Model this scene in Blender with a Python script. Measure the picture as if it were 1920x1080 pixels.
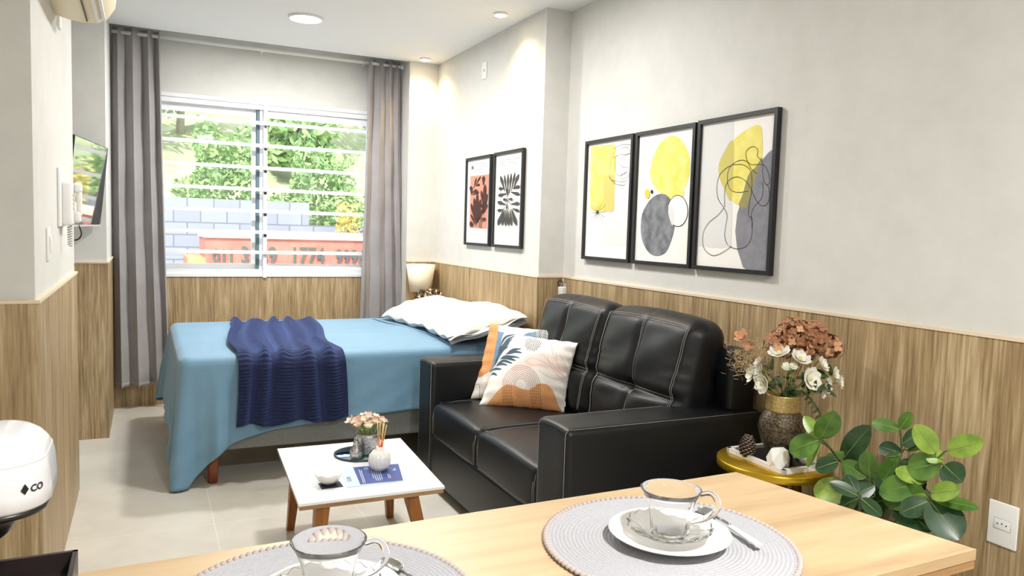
import bpy, math, random
import numpy as np
from mathutils import Vector, Matrix
random.seed(7); rs = np.random.RandomState(5)
sc = bpy.context.scene; COL = sc.collection
for o in list(bpy.data.objects): bpy.data.objects.remove(o)
PI = math.pi; R_ = math.radians

# ---------------------------------------------------------------- camera, world, light, exposure
FPX, YAW, PIT, ROL = 1429.5, .4488, .0756, .0303
def cam_rows():
    ca, sa = math.cos, math.sin
    yaw = np.array([[ca(YAW), -sa(YAW), 0], [sa(YAW), ca(YAW), 0], [0, 0, 1]])
    base = np.array([[1, 0, 0], [0, 0, -1], [0, 1, 0.]])
    pit = np.array([[1, 0, 0], [0, ca(PIT), -sa(PIT)], [0, sa(PIT), ca(PIT)]])
    rol = np.array([[ca(ROL), -sa(ROL), 0], [sa(ROL), ca(ROL), 0], [0, 0, 1]])
    return rol @ pit @ base @ yaw
M = cam_rows()
cd = bpy.data.cameras.new('camera'); cam = bpy.data.objects.new('camera', cd); COL.objects.link(cam)
cd.sensor_width = 36; cd.lens = 36 * FPX / 1920; cd.clip_start = .05; cd.clip_end = 300
cr, cdn, cf = M[0], M[1], M[2]
cam.matrix_world = Matrix(((cr[0], -cdn[0], -cf[0], 0), (cr[1], -cdn[1], -cf[1], 0), (cr[2], -cdn[2], -cf[2], 1.5), (0, 0, 0, 1)))
sc.camera = cam
sc.view_settings.view_transform = 'Standard'; sc.view_settings.look = 'None'
sc.view_settings.gamma = 1; sc.view_settings.use_curve_mapping = False
sc.view_settings.exposure = 0.85
w = bpy.data.worlds.new('sky'); sc.world = w; w.use_nodes = True
bg = w.node_tree.nodes['Background']; bg.inputs[0].default_value = (.80, .90, 1, 1); bg.inputs[1].default_value = 1.5

def light(name, kind, loc, energy, color=(1, 1, 1), target=None, **kw):
    d = bpy.data.lights.new(name, kind); d.energy = energy; d.color = color
    for k, v in kw.items(): setattr(d, k, v)
    o = bpy.data.objects.new(name, d); COL.objects.link(o); o.location = loc
    if target is not None:
        o.rotation_euler = (Vector(target) - Vector(loc)).to_track_quat('-Z', 'Y').to_euler()
    return o
light('sun', 'SUN', (0, 0, 30), 3.4, (1, .97, .9), target=(6, 14, 16), angle=.02)
W1 = (1, .975, .94)
light('panel_light_bed', 'AREA', (1.01, 5.53, 2.895), 31, (1, .985, .96), target=(1.01, 5.53, 0), shape='DISK', size=.22)
light('panel_light_lounge', 'AREA', (1.25, 3.75, 2.895), 25, W1, target=(1.25, 3.75, 0), shape='DISK', size=.24)
light('panel_light_kitchen', 'AREA', (.9, -.2, 2.895), 55, W1, target=(.9, -.3, 0), shape='DISK', size=.24)
light('spot_light_wall', 'SPOT', (2.128, 4.72, 2.90), 20, (1, .70, .33), target=(2.20, 4.72, 0), spot_size=R_(125), spot_blend=1.0, shadow_soft_size=.03)
light('spot_light_corner', 'SPOT', (2.147, 6.29, 2.90), 18, (1, .70, .33), target=(2.17, 6.29, 0), spot_size=R_(125), spot_blend=1.0, shadow_soft_size=.03)

# ---------------------------------------------------------------- helpers
def lin(c): return tuple(((x / 255) / 12.92 if x / 255 <= .04045 else ((x / 255 + .055) / 1.055) ** 2.4) for x in c)
MATS = {}
def mat(name, rgb=(200, 200, 200), rough=.6, metal=0, **kw):
    if name in MATS: return MATS[name]
    m = bpy.data.materials.new(name); m.use_nodes = True; MATS[name] = m
    b = m.node_tree.nodes['Principled BSDF']
    b.inputs['Base Color'].default_value = (*lin(rgb), 1); b.inputs['Roughness'].default_value = rough; b.inputs['Metallic'].default_value = metal
    for k, v in kw.items():
        k = k.replace('_', ' ')
        b.inputs[k].default_value = v
    return m
class NT:
    def __init__(s, m): s.t = m.node_tree; s.b = s.t.nodes['Principled BSDF']
    def n(s, ty, **kw):
        x = s.t.nodes.new(ty)
        for k, v in kw.items(): setattr(x, k, v)
        return x
    def l(s, a, b): s.t.links.new(a, b)
    def math(s, op, a, b=None):
        x = s.n('ShaderNodeMath', operation=op)
        for i, v in enumerate((a, b)):
            if v is None: continue
            if isinstance(v, (int, float)): x.inputs[i].default_value = v
            else: s.l(v, x.inputs[i])
        return x.outputs[0]
    def noise(s, vec, scale, detail=4, rough=.5):
        x = s.n('ShaderNodeTexNoise'); s.l(vec, x.inputs['Vector'])
        x.inputs['Scale'].default_value = scale; x.inputs['Detail'].default_value = detail; x.inputs['Roughness'].default_value = rough
        return x.outputs['Fac']
    def ramp(s, fac, stops):
        x = s.n('ShaderNodeValToRGB'); s.l(fac, x.inputs[0]); e = x.color_ramp.elements
        e[0].position = stops[0][0]; e[0].color = (*lin(stops[0][1]), 1)
        e[1].position = stops[-1][0]; e[1].color = (*lin(stops[-1][1]), 1)
        for p, c in stops[1:-1]:
            q = e.new(p); q.color = (*lin(c), 1)
        return x.outputs[0]
    def mix(s, fac, a, b, mode='MIX'):
        x = s.n('ShaderNodeMix', data_type='RGBA', blend_type=mode)
        for i, v in ((0, fac), (6, a), (7, b)):
            if isinstance(v, (int, float)): x.inputs[i].default_value = v
            elif isinstance(v, tuple): x.inputs[i].default_value = (*v, 1)
            else: s.l(v, x.inputs[i])
        return x.outputs[2]
    def comb(s, x, y, z):
        c = s.n('ShaderNodeCombineXYZ')
        for i, v in enumerate((x, y, z)):
            if isinstance(v, (int, float)): c.inputs[i].default_value = v
            else: s.l(v, c.inputs[i])
        return c.outputs[0]
    def pos(s):
        g = s.n('ShaderNodeNewGeometry'); x = s.n('ShaderNodeSeparateXYZ'); s.l(g.outputs['Position'], x.inputs[0])
        return g.outputs['Position'], x.outputs
    def bump(s, h, dist, strength=1):
        x = s.n('ShaderNodeBump'); x.inputs['Distance'].default_value = dist; x.inputs['Strength'].default_value = strength
        s.l(h, x.inputs['Height']); s.l(x.outputs[0], s.b.inputs['Normal'])

def m_panel():
    m = mat('wood_panelling', rough=.45); t = NT(m); P, (x, y, z) = t.pos()
    u = t.math('ADD', x, y); pl = t.math('DIVIDE', u, .2); idx = t.math('FLOOR', pl); fr = t.math('FRACT', pl)
    wn = t.n('ShaderNodeTexWhiteNoise', noise_dimensions='1D'); t.l(idx, wn.inputs['W'])
    zz = t.math('ADD', z, t.math('MULTIPLY', wn.outputs['Value'], 7.))
    v1 = t.comb(t.math('MULTIPLY', u, 22), 0, t.math('MULTIPLY', zz, 1.5)); n1 = t.noise(v1, 1.0, 6, .62)
    v2 = t.comb(t.math('MULTIPLY', u, 95), 0, t.math('MULTIPLY', zz, 3.5)); n2 = t.noise(v2, 1.0, 3, .6)
    f = t.math('ADD', t.math('MULTIPLY', n1, .5), t.math('MULTIPLY', n2, .5))
    c = t.ramp(f, [(.32, (108, 86, 56)), (.43, (148, 124, 88)), (.52, (176, 152, 114)), (.64, (208, 188, 152))])
    c = t.mix(t.math('MULTIPLY', wn.outputs['Value'], .30), c, lin((136, 112, 82)))
    seam = t.math('LESS_THAN', fr, .012)
    c = t.mix(t.math('MULTIPLY', seam, .55), c, lin((90, 70, 48)))
    t.l(c, t.b.inputs['Base Color']); t.bump(f, .002, .4); return m
def m_wall():
    m = mat('grey_wall_paint', rough=.75); t = NT(m); P, _ = t.pos()
    n1 = t.noise(P, 2.2, 5, .6); n2 = t.noise(P, 9, 4, .6)
    f = t.math('ADD', t.math('MULTIPLY', n1, .6), t.math('MULTIPLY', n2, .4))
    c = t.ramp(f, [(.35, (206, 206, 201)), (.65, (218, 217, 213))])
    t.l(c, t.b.inputs['Base Color']); return m
def m_floor():
    m = mat('beige_floor_tile', rough=.32); t = NT(m); P, (x, y, z) = t.pos(); S = .71
    fx = t.math('FRACT', t.math('DIVIDE', t.math('SUBTRACT', x, .30 - S * 10 - .0025), S)); fy = t.math('FRACT', t.math('DIVIDE', t.math('SUBTRACT', y, 3.95 - S * 10 - .0025), S))
    g = t.math('MAXIMUM', t.math('LESS_THAN', fx, .006), t.math('LESS_THAN', fy, .006))
    n = t.noise(P, 3.5, 5, .6)
    c = t.ramp(n, [(.3, (198, 194, 183)), (.7, (214, 210, 200))])
    c = t.mix(t.math('MULTIPLY', g, .8), c, lin((230, 225, 212)))
    t.l(c, t.b.inputs['Base Color']); return m
def m_wood(name, stops, axis, sc1=30, rough=.4, stretch=2.):
    m = mat(name, rough=rough); t = NT(m); P, (x, y, z) = t.pos(); a = [x, y, z]
    v = [t.math('MULTIPLY', q, sc1 if i != axis else stretch) for i, q in enumerate(a)]
    n = t.noise(t.comb(*v), 1, 5, .6)
    t.l(t.ramp(n, stops), t.b.inputs['Base Color']); return m
def m_noise(name, c1, c2, scale, rough=.6, bump=0, metal=0, detail=4, **kw):
    m = mat(name, rough=rough, metal=metal, **kw); t = NT(m); P, _ = t.pos()
    n = t.noise(P, scale, detail, .6)
    t.l(t.ramp(n, [(.35, c1), (.65, c2)]), t.b.inputs['Base Color'])
    if bump: t.bump(n, bump)
    return m
def m_attr(name, rough=.8, bump=0, bscale=900):
    m = mat(name, rough=rough); t = NT(m); a = t.n('ShaderNodeAttribute', attribute_name='print'); t.l(a.outputs['Color'], t.b.inputs['Base Color'])
    if bump:
        P, _ = t.pos(); t.bump(t.noise(P, bscale, 2), bump)
    return m

class G:
    """collects shapes in world coordinates and links them as one mesh object"""
    def __init__(s): s.v = []; s.f = []; s.m = []; s.sm = []
    def add(s, vs, fs, m=0, smooth=True):
        o = len(s.v); s.v += [tuple(map(float, p)) for p in vs]
        for f in fs: s.f.append(tuple(i + o for i in f)); s.m.append(m); s.sm.append(smooth)
        return s
    def box(s, a, b, m=0, r=0):
        if r: return s.rbox([(p + q) / 2 for p, q in zip(a, b)], [abs(q - p) for p, q in zip(a, b)], r, 3, m=m)
        x0, y0, z0 = map(min, zip(a, b)); x1, y1, z1 = map(max, zip(a, b))
        v = [(x, y, z) for z in (z0, z1) for y in (y0, y1) for x in (x0, x1)]
        return s.add(v, [(0, 2, 3, 1), (4, 5, 7, 6), (0, 1, 5, 4), (2, 6, 7, 3), (0, 4, 6, 2), (1, 3, 7, 5)], m, False)
    def rbox(s, c, size, r, n=4, m=0, fn=None, inner=0):
        """rounded box; each face gridded by rounded corner loops (n) and inner loops"""
        h = [q / 2 for q in size]
        def ax(hh):
            rr = min(r, hh * .999); l = [-hh + rr * (1 - math.cos(k / n * PI / 2)) for k in range(n + 1)]
            k = max(inner, 1); mid = [(-hh + rr) + (2 * (hh - rr)) * i / k for i in range(1, k)]
            return l + mid + [-q for q in reversed(l)]
        A = [ax(q) for q in h]; vid = {}; vs = []
        def vert(p):
            key = tuple(round(q, 6) for q in p)
            if key in vid: return vid[key]
            inn = [max(-(hh - min(r, hh * .999)), min(hh - min(r, hh * .999), q)) for q, hh in zip(p, h)]
            d = Vector([a - b for a, b in zip(p, inn)])
            if d.length > 1e-9:
                # cube offset -> sphere offset
                q = Vector(d) / r; q2 = Vector((q.x * math.sqrt(max(0, 1 - q.y ** 2 / 2 - q.z ** 2 / 2 + q.y ** 2 * q.z ** 2 / 3)), q.y * math.sqrt(max(0, 1 - q.x ** 2 / 2 - q.z ** 2 / 2 + q.x ** 2 * q.z ** 2 / 3)), q.z * math.sqrt(max(0, 1 - q.y ** 2 / 2 - q.x ** 2 / 2 + q.y ** 2 * q.x ** 2 / 3))))
                d = q2 * r
            w_ = Vector(inn) + d
            if fn: w_ = Vector(fn(w_))
            vid[key] = len(vs); vs.append(tuple(w_ + Vector(c))); return vid[key]
        fs = []
        for a in range(3):
            b, c2 = (a + 1) % 3, (a + 2) % 3
            for sg in (-1, 1):
                B, Cc = A[b], A[c2]
                for i in range(len(B) - 1):
                    for j in range(len(Cc) - 1):
                        q = []
                        for (bi, cj) in ((i, j), (i + 1, j), (i + 1, j + 1), (i, j + 1)):
                            p = [0, 0, 0]; p[a] = sg * h[a]; p[b] = B[bi]; p[c2] = Cc[cj]; q.append(vert(p))
                        if sg < 0: q.reverse()
                        if len(set(q)) >= 3:
                            u = []; [u.append(k) for k in q if k not in u]; fs.append(tuple(u))
        return s.add(vs, fs, m)
    def tube(s, pts, r, seg=8, m=0, caps=True, closed=False):
        pts = [Vector(p) for p in pts]; n = len(pts); rr = r if isinstance(r, (list, tuple)) else [r] * n
        t0 = (pts[1] - pts[0]).normalized(); up = Vector((0, 0, 1)) if abs(t0.z) < .9 else Vector((1, 0, 0))
        nn = t0.cross(up).normalized(); vs = []
        for i in range(n):
            if closed: t = (pts[(i + 1) % n] - pts[i - 1]).normalized()
            else: t = (pts[min(i + 1, n - 1)] - pts[max(i - 1, 0)]).normalized()
            nn = (nn - t * nn.dot(t)).normalized(); bb = t.cross(nn)
            for k in range(seg):
                a = 2 * PI * k / seg; vs.append(pts[i] + (nn * math.cos(a) + bb * math.sin(a)) * rr[i])
        fs = []
        for i in range(n if closed else n - 1):
            j = (i + 1) % n
            for k in range(seg): fs.append((i * seg + k, i * seg + (k + 1) % seg, j * seg + (k + 1) % seg, j * seg + k))
        if caps and not closed: fs += [tuple(reversed(range(seg))), tuple(range((n - 1) * seg, n * seg))]
        return s.add(vs, fs, m)
    def lathe(s, c, prof, seg=32, m=0, fn=None, closed=False):
        vs = []; n = len(prof)
        for (r, z) in prof:
            for k in range(seg):
                a = 2 * PI * k / seg; q = fn(r, z, a) if fn else (r, z)
                vs.append((c[0] + q[0] * math.cos(a), c[1] + q[0] * math.sin(a), c[2] + q[1]))
        fs = []
        for i in range(n if closed else n - 1):
            j = (i + 1) % n
            for k in range(seg): fs.append((i * seg + k, i * seg + (k + 1) % seg, j * seg + (k + 1) % seg, j * seg + k))
        if not closed:
            if prof[0][0] > 1e-6: fs.append(tuple(reversed(range(seg))))
            if prof[-1][0] > 1e-6: fs.append(tuple(range((n - 1) * seg, n * seg)))
        return s.add(vs, fs, m)
    def cyl(s, c, r, h, seg=32, m=0, r2=None):
        return s.lathe(c, [(r, 0), (r if r2 is None else r2, h)], seg, m)
    def grid(s, fn, nu, nv, m=0, smooth=True, thick=None):
        vs = [fn(i / nu, j / nv) for j in range(nv + 1) for i in range(nu + 1)]
        fs = [(j * (nu + 1) + i, j * (nu + 1) + i + 1, (j + 1) * (nu + 1) + i + 1, (j + 1) * (nu + 1) + i) for j in range(nv) for i in range(nu)]
        return s.add(vs, fs, m, smooth)
    def poly(s, pts, m=0): return s.add(pts, [tuple(range(len(pts)))], m, False)
    def sphere(s, c, r, m=0, seg=12, rings=8, fn=None):
        rad = r if isinstance(r, (list, tuple)) else (r, r, r); vs = []; fs = []
        for i in range(rings + 1):
            th = PI * i / rings
            for k in range(seg):
                a = 2 * PI * k / seg; d = Vector((math.sin(th) * math.cos(a), math.sin(th) * math.sin(a), math.cos(th)))
                q = 1 if fn is None else fn(d)
                vs.append((c[0] + d.x * rad[0] * q, c[1] + d.y * rad[1] * q, c[2] + d.z * rad[2] * q))
        for i in range(rings):
            for k in range(seg): fs.append((i * seg + k, (i + 1) * seg + k, (i + 1) * seg + (k + 1) % seg, i * seg + (k + 1) % seg))
        return s.add(vs, fs, m)
    def xf(s, fn):
        s.v = [tuple(fn(Vector(p))) for p in s.v]; return s
    def build(s, name, mats, parent=None, attr=None, solid=0, origin=None, double=False):
        mats = mats if isinstance(mats, (list, tuple)) else [mats]
        vs = np.array(s.v)
        if parent is not None: org = np.array(WL[parent.name])
        elif origin is not None: org = np.array(origin)
        else: org = np.array([(vs[:, 0].min() + vs[:, 0].max()) / 2, (vs[:, 1].min() + vs[:, 1].max()) / 2, vs[:, 2].min()])
        me = bpy.data.meshes.new(name); me.from_pydata([tuple(p) for p in (vs - org)], [], s.f)
        for q in mats: me.materials.append(q)
        me.polygons.foreach_set('material_index', s.m); me.polygons.foreach_set('use_smooth', s.sm)
        if attr is not None:
            a = me.color_attributes.new('print', 'FLOAT_COLOR', 'POINT'); a.data.foreach_set('color', np.asarray(attr, dtype=np.float32).ravel())
        me.update(); o = bpy.data.objects.new(name, me); COL.objects.link(o)
        if parent is not None: o.parent = parent
        else: o.location = org
        WL[o.name] = tuple(org)
        if solid:
            md = o.modifiers.new('thickness', 'SOLIDIFY'); md.thickness = solid; md.offset = 0
        return o
WL = {}
def tag(o, label=None, cat=None, group=None, kind=None):
    if label: o['label'] = label
    if cat: o['category'] = cat
    if group: o['group'] = group
    if kind: o['kind'] = kind
    return o
def thing(name, label, cat, loc, group=None):
    o = bpy.data.objects.new(name, None); COL.objects.link(o); o.location = loc; o.empty_display_size = .05
    WL[o.name] = tuple(loc); return tag(o, label, cat, group)
def struct(o): o['kind'] = 'structure'; return o
def wall(name, a, b, m): return struct(G().box(a, b).build(name, m))

def homog(src, dst):
    A = []; bb = []
    for (x, y), (u, v) in zip(src, dst):
        A += [[x, y, 1, 0, 0, 0, -u * x, -u * y], [0, 0, 0, x, y, 1, -v * x, -v * y]]; bb += [u, v]
    h = np.linalg.solve(np.array(A, float), np.array(bb, float)); return np.append(h, 1).reshape(3, 3)
def happ(H, x, y):
    q = H @ np.array([x, y, 1.]); return q[0] / q[2], q[1] / q[2]
def text2d(txt, size=1.0, align='LEFT', bold=0):
    c = bpy.data.curves.new('t', 'FONT'); c.body = txt; c.size = size; c.align_x = align; c.resolution_u = 3; c.offset = bold
    o = bpy.data.objects.new('t', c); COL.objects.link(o)
    me = o.to_mesh(); v = [(q.co.x, q.co.y) for q in me.vertices]; f = [tuple(p.vertices) for p in me.polygons]
    o.to_mesh_clear(); bpy.data.objects.remove(o); bpy.data.curves.remove(c); return v, f
def spline(pts, n=12, closed=False):
    P = [Vector(p) for p in pts]; out = []; N = len(P)
    for i in range(N if closed else N - 1):
        a, b, c, d = (P[(i - 1) % N] if closed or i > 0 else P[0]), P[i], P[(i + 1) % N], (P[(i + 2) % N] if closed or i + 2 < N else P[-1])
        for k in range(n):
            t = k / n; out.append(.5 * ((2 * b) + (c - a) * t + (2 * a - 5 * b + 4 * c - d) * t * t + (3 * b - a - 3 * c + d) * t ** 3))
    if not closed: out.append(P[-1])
    return out

# ---------------------------------------------------------------- materials
PANEL = m_panel(); WALL = m_wall(); FLOOR = m_floor()
CEIL = mat('white_ceiling_paint', (243, 244, 244), .8)
TRIM = mat('cream_edge_trim', (226, 208, 182), .5)
WHITE = mat('white_plastic', (236, 236, 234), .35)
CREAM = mat('aged_cream_plastic', (232, 220, 190), .45)
ALU = mat('white_window_metal', (232, 234, 236), .35)
DARKALU = mat('grey_window_metal', (96, 116, 126), .8)
GLASS = mat('clear_window_glass', (255, 255, 255), .0, Transmission_Weight=1.0, IOR=1.0)
BLACK = mat('black_plastic', (18, 18, 20), .35)
FRAME = mat('black_frame_wood', (24, 24, 27), .4)
def m_glasspane():
    m = mat('window_pane_glass', (255, 255, 255), .02); t = NT(m)
    tr = t.n('ShaderNodeBsdfTransparent'); gl = t.n('ShaderNodeBsdfGlossy'); gl.inputs['Roughness'].default_value = .02
    mx = t.n('ShaderNodeMixShader'); mx.inputs[0].default_value = .07
    t.l(tr.outputs[0], mx.inputs[1]); t.l(gl.outputs[0], mx.inputs[2]); t.l(mx.outputs[0], t.t.nodes['Material Output'].inputs[0]); return m
PANE = m_glasspane()
LEATHER = m_noise('black_leather', (11, 13, 16), (18, 20, 24), 260, .38, .0006, Specular_IOR_Level=.4)
STITCH = mat('pale_stitching', (140, 136, 130), .7)
def m_cloth(name, c1, c2, scale=4, bump=.0, rough=.85, fine=700):
    m = mat(name, rough=rough); t = NT(m); P, _ = t.pos(); n = t.noise(P, scale, 5, .6)
    t.l(t.ramp(n, [(.3, c1), (.7, c2)]), t.b.inputs['Base Color']); t.b.inputs['Sheen Weight'].default_value = .15
    if bump: t.bump(t.noise(P, fine, 3), bump)
    return m
CURT = m_cloth('grey_curtain_cloth', (152, 148, 149), (164, 160, 160), 5, .0006)
SHEET = m_cloth('blue_sheet_cloth', (102, 143, 171), (113, 152, 179), 3, .002, .6, 22)
THROW = m_cloth('navy_knit', (6, 14, 46), (12, 26, 72), 60, .0015, .9, 300)
THROW.node_tree.nodes['Principled BSDF'].inputs['Sheen Weight'].default_value = .5; THROW.node_tree.nodes['Principled BSDF'].inputs['Sheen Tint'].default_value = (.25, .4, 1, 1)
BOXSP = m_cloth('grey_bed_base_cloth', (112, 116, 116), (126, 130, 128), 90)
PILLOW = m_cloth('white_pillow_cloth', (208, 206, 202), (218, 216, 210), 6, .002, .8, 26)
PILLIN = mat('pale_grey_lining', (176, 182, 190), .85)
REDWOOD = m_wood('reddish_leg_wood', [(.3, (120, 64, 40)), (.7, (162, 92, 58))], 2, 40)
LEGWOOD = m_wood('honey_leg_wood', [(.3, (116, 66, 20)), (.7, (166, 102, 38))], 2, 50)
TABLEWOOD = m_wood('pale_oak_top', [(.30, (170, 142, 106)), (.45, (190, 162, 124)), (.58, (200, 173, 134)), (.72, (207, 183, 147))], 0, 15, .38, 1.6)
EDGEWOOD = m_wood('oak_edge_band', [(.3, (138, 104, 68)), (.7, (176, 138, 96))], 0, 40, .45, 3)
GLOSSW = mat('gloss_white_top', (240, 240, 240), .08)
GOLD = mat('gold_side_top', (196, 158, 40), .28, .75)
CERAM = mat('white_ceramic', (240, 238, 234), .25)
MIRROR = mat('mirror_glass', (190, 215, 225), .03, 1)
SILVER = m_noise('hammered_silver', (120, 120, 120), (215, 215, 215), 160, .2, .002, .9)
STEEL = mat('polished_steel', (200, 200, 200), .15, 1)
CUPGLASS = mat('moulded_cup_glass', (255, 255, 255), .03, 0, Transmission_Weight=.96, IOR=1.2)
PAPER = mat('white_paper', (240, 238, 234), .9)

# ---------------------------------------------------------------- the setting
H0 = 2.93; XW = 2.51; XC = 2.325; XL = -.35
wall('floor', (-1.75, -2.0, -.1), (2.65, 6.9, 0), FLOOR)
wall('ceiling', (-1.75, -2.0, H0), (2.65, 6.49, H0 + .1), CEIL)
wall('ceiling_niche', (-1.75, 6.49, H0 + .1), (2.65, 6.9, H0 + .2), CEIL)
wall('wall_right', (XW, -2.0, 0), (XW + .12, 6.78, H0), WALL)
wall('wall_column', (XC, 4.434, 0), (XW, 6.78, H0), WALL)
wall('wall_corner', (2.065, 6.45, 0), (XC, 6.78, H0), WALL)
WX0, WX1, WZ0, WZ1, YW = .03, 1.86, 1.055, 2.49, 6.75
g = G()
g.box((-1.0, YW, 0), (WX0, YW + .13, H0 + .1)).box((WX1, YW, 0), (2.065, YW + .13, H0 + .1)).box((WX0, YW, WZ1), (WX1, YW + .13, H0 + .1)).box((WX0, YW, 0), (WX1, YW + .13, WZ0))
wall_far = struct(g.build('wall_far', WALL))
wall('wall_pillar', (-1.0, 5.81, 0), (-.238, YW, H0), WALL)
wall('wall_left', (-1.75, 3.11, 0), (XL, 4.74, H0), WALL)
wall('wall_recess', (-1.15, 4.74, 0), (-1.0, 5.9, H0), WALL)
wall('wall_kitchen', (-1.85, -2.0, 0), (-1.75, 3.2, H0), WALL)
wall('wall_back', (-1.85, -2.1, 0), (2.62, -2.0, H0), WALL)

wall('wall_niche_right', (2.065, 6.49, H0), (2.65, 6.9, H0 + .1), WALL)
wall('wall_niche_left', (-1.75, 6.49, H0), (-.238, YW, H0 + .1), WALL)
# wood panelling slabs and their cream top trims
tn = [0]
def panelling(a, b, ta=None, tb=None):
    tn[0] += 1
    struct(G().box(a, b).build('wall_panelling_%s' % ['right', 'column', 'column_side', 'corner', 'far', 'pillar', 'left_front', 'left', 'pillar_side'][tn[0] - 1], PANEL))
    if ta: struct(G().box(ta, tb).build('trim_%d' % tn[0], TRIM))
ZP = 1.195; ZT = 1.207; e = .012
panelling((XW - e, -1.95, .0), (XW, 4.434, ZP), (XW - e - .004, -1.95, ZP), (XW, 4.434, ZT))
panelling((XC - e, 4.434 - e, .0), (XC, 6.45, ZP), (XC - e - .004, 4.434 - e - .004, ZP), (XC, 6.45, ZT))
panelling((XC, 4.434 - e, .0), (XW - e, 4.434, ZP), (XC, 4.434 - e - .004, ZP), (XW - e, 4.434, ZT))
panelling((2.065, 6.45 - e, .0), (XC - e, 6.45, ZP), (2.065, 6.45 - e - .004, ZP), (XC - e, 6.45, ZT))
panelling((-.238, YW - e, .0), (2.065, YW, WZ0 - .012))
panelling((-1.0, 5.81 - e, .0), (-.238, 5.81, ZP), (-1.0, 5.81 - e - .004, ZP), (-.232, 5.81, ZT))
panelling((-1.75, 3.11 - e, .0), (XL + e, 3.11, ZP), (-1.75, 3.11 - e - .004, ZP), (XL + e + .004, 3.11, ZT))
panelling((XL, 3.11, .0), (XL + e, 4.74, ZP), (XL, 3.11, ZP), (XL + e + .004, 4.745, ZT))
panelling((-.238, 5.81 - e, 0), (-.232, YW - e, ZP), (-.238, 5.81 - e, ZP), (-.226, YW - e, ZT))

# window
wr = struct(thing('window_1', None, None, (.945, YW + .05, WZ0)))
g = G(); y0, y1 = YW - .005, YW + .10
g.box((WX0, y0, WZ0), (WX1, y1, WZ0 + .05)).box((WX0, y0, WZ1 - .05), (WX1, y1, WZ1)).box((WX0, y0, WZ0 + .05), (WX0 + .045, y1, WZ1 - .05)).box((WX1 - .045, y0, WZ0 + .05), (WX1, y1, WZ1 - .05))
g.box((WX0 - .03, y0 - .015, WZ0 - .012), (WX1 + .03, y0 + .01, WZ0 + .012)).box((WX0 - .03, y0 - .012, WZ1 - .01), (WX1 + .03, y0 + .01, WZ1 + .02))
g.build('window_frame', ALU, wr)
for x0, x1, yy in ((WX0 + .045, .842, YW + .065), (.868, WX1 - .045, YW + .035)):
    g = G(); z0, z1 = WZ0 + .05, WZ1 - .05; t_ = .035
    g.box((x0, yy - .012, z0), (x1, yy + .012, z0 + .045)).box((x0, yy - .012, z1 - .06), (x1, yy + .012, z1)).box((x0, yy - .012, z0 + .045), (x0 + t_, yy + .012, z1 - .06)).box((x1 - t_, yy - .012, z0 + .045), (x1, yy + .012, z1 - .06))
    sh = g.build('sash', ALU, wr)
    G().box((x0 + t_, yy - .002, z0 + .045), (x1 - t_, yy + .002, z1 - .06)).build('pane', PANE, sh)
G().box((.8425, YW + .02, WZ0 + .052), (.8675, YW + .07, WZ1 - .052)).build('sash_seal', DARKALU, wr)
gr = thing('window_grille', 'white metal security grille with flat horizontal bars across the window', 'window grille', (.905, YW - .04, WZ0))
for zb in (2.325, 2.14, 1.955, 1.775, 1.595, 1.42, 1.25):
    G().box((WX0 + .03, YW - .052, zb - .014), (WX1 - .03, YW - .030, zb + .014)).build('bar', ALU, gr)
G().box((.893, YW - .028, WZ0 - .02), (.923, YW - .012, WZ1 + .01)).build('post', ALU, gr)
for zb in (2.30, 2.115, 1.93, 1.75, 1.57, 1.395):
    G().box((.898, YW - .0315, zb - .013), (.918, YW - .0275, zb + .006)).build('clip', BLACK, gr)

# ---------------------------------------------------------------- outside the window (material colours paled to carry haze and overexposure)
GRASS = m_noise('hillside_grass', (150, 164, 118), (190, 192, 152), 2.2, .9)
def m_block():
    m = mat('grey_concrete_block', rough=.9); t = NT(m); P, (x, y, z) = t.pos()
    b = t.n('ShaderNodeTexBrick'); t.l(t.comb(x, z, 0), b.inputs['Vector']); b.inputs['Scale'].default_value = 1
    b.inputs['Brick Width'].default_value = .42; b.inputs['Row Height'].default_value = .21; b.inputs['Mortar Size'].default_value = .012
    b.inputs['Color1'].default_value = (*lin((158, 166, 182)), 1); b.inputs['Color2'].default_value = (*lin((146, 153, 170)), 1); b.inputs['Mortar'].default_value = (*lin((112, 115, 126)), 1)
    n = t.noise(P, 2.5, 5); c = t.mix(t.math('MULTIPLY', n, .45), b.outputs['Color'], lin((134, 138, 148)), 'MIX')
    t.l(c, t.b.inputs['Base Color']); return m
SKIP = m_noise('haze_paled_red_skip_paint', (196, 108, 92), (208, 134, 116), 3, .7)  # red lightened in the colour itself to look hazy and overexposed
SKIPO = m_noise('orange_skip_paint', (216, 148, 98), (224, 166, 120), 3, .7)
struct(wall('ground_street', (-30, 6.9, -.35), (40, 40, -.25), mat('pale_street_concrete', (176, 174, 168), .9)))
def hill(u, v):
    x = -25 + 60 * u; y = 14.6 + 30 * v
    z = 1.2 + 10 * v ** 1.05 * (1 - .15 * math.sin(x * .21 + 1)) + .35 * math.sin(x * .7 + y) * v + .25 * math.sin(x * 1.9 - y * 1.3) * min(1, v * 4)
    return (x, y, z)
def hill_z(x, y): return hill((x + 25) / 60, (y - 14.6) / 30)[2]
struct(G().grid(hill, 90, 40).build('ground_hillside', GRASS))
tag(G().box((-16, 14.0, -.25), (2.65, 14.2, 1.88)).box((2.65, 14.0, -.25), (16, 14.2, 1.48)).build('block_wall', m_block()), 'grey concrete block wall outside behind the red skip', 'wall')
LEAFG = [m_noise('bright_foliage', (118, 160, 98), (166, 194, 128), 3, .8), m_noise('pale_dry_foliage', (176, 178, 130), (200, 198, 156), 3, .8), m_noise('dark_foliage', (140, 166, 142), (186, 202, 176), 2, .8), m_noise('yellow_foliage', (222, 206, 110), (230, 218, 150), 3, .8)]
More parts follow.
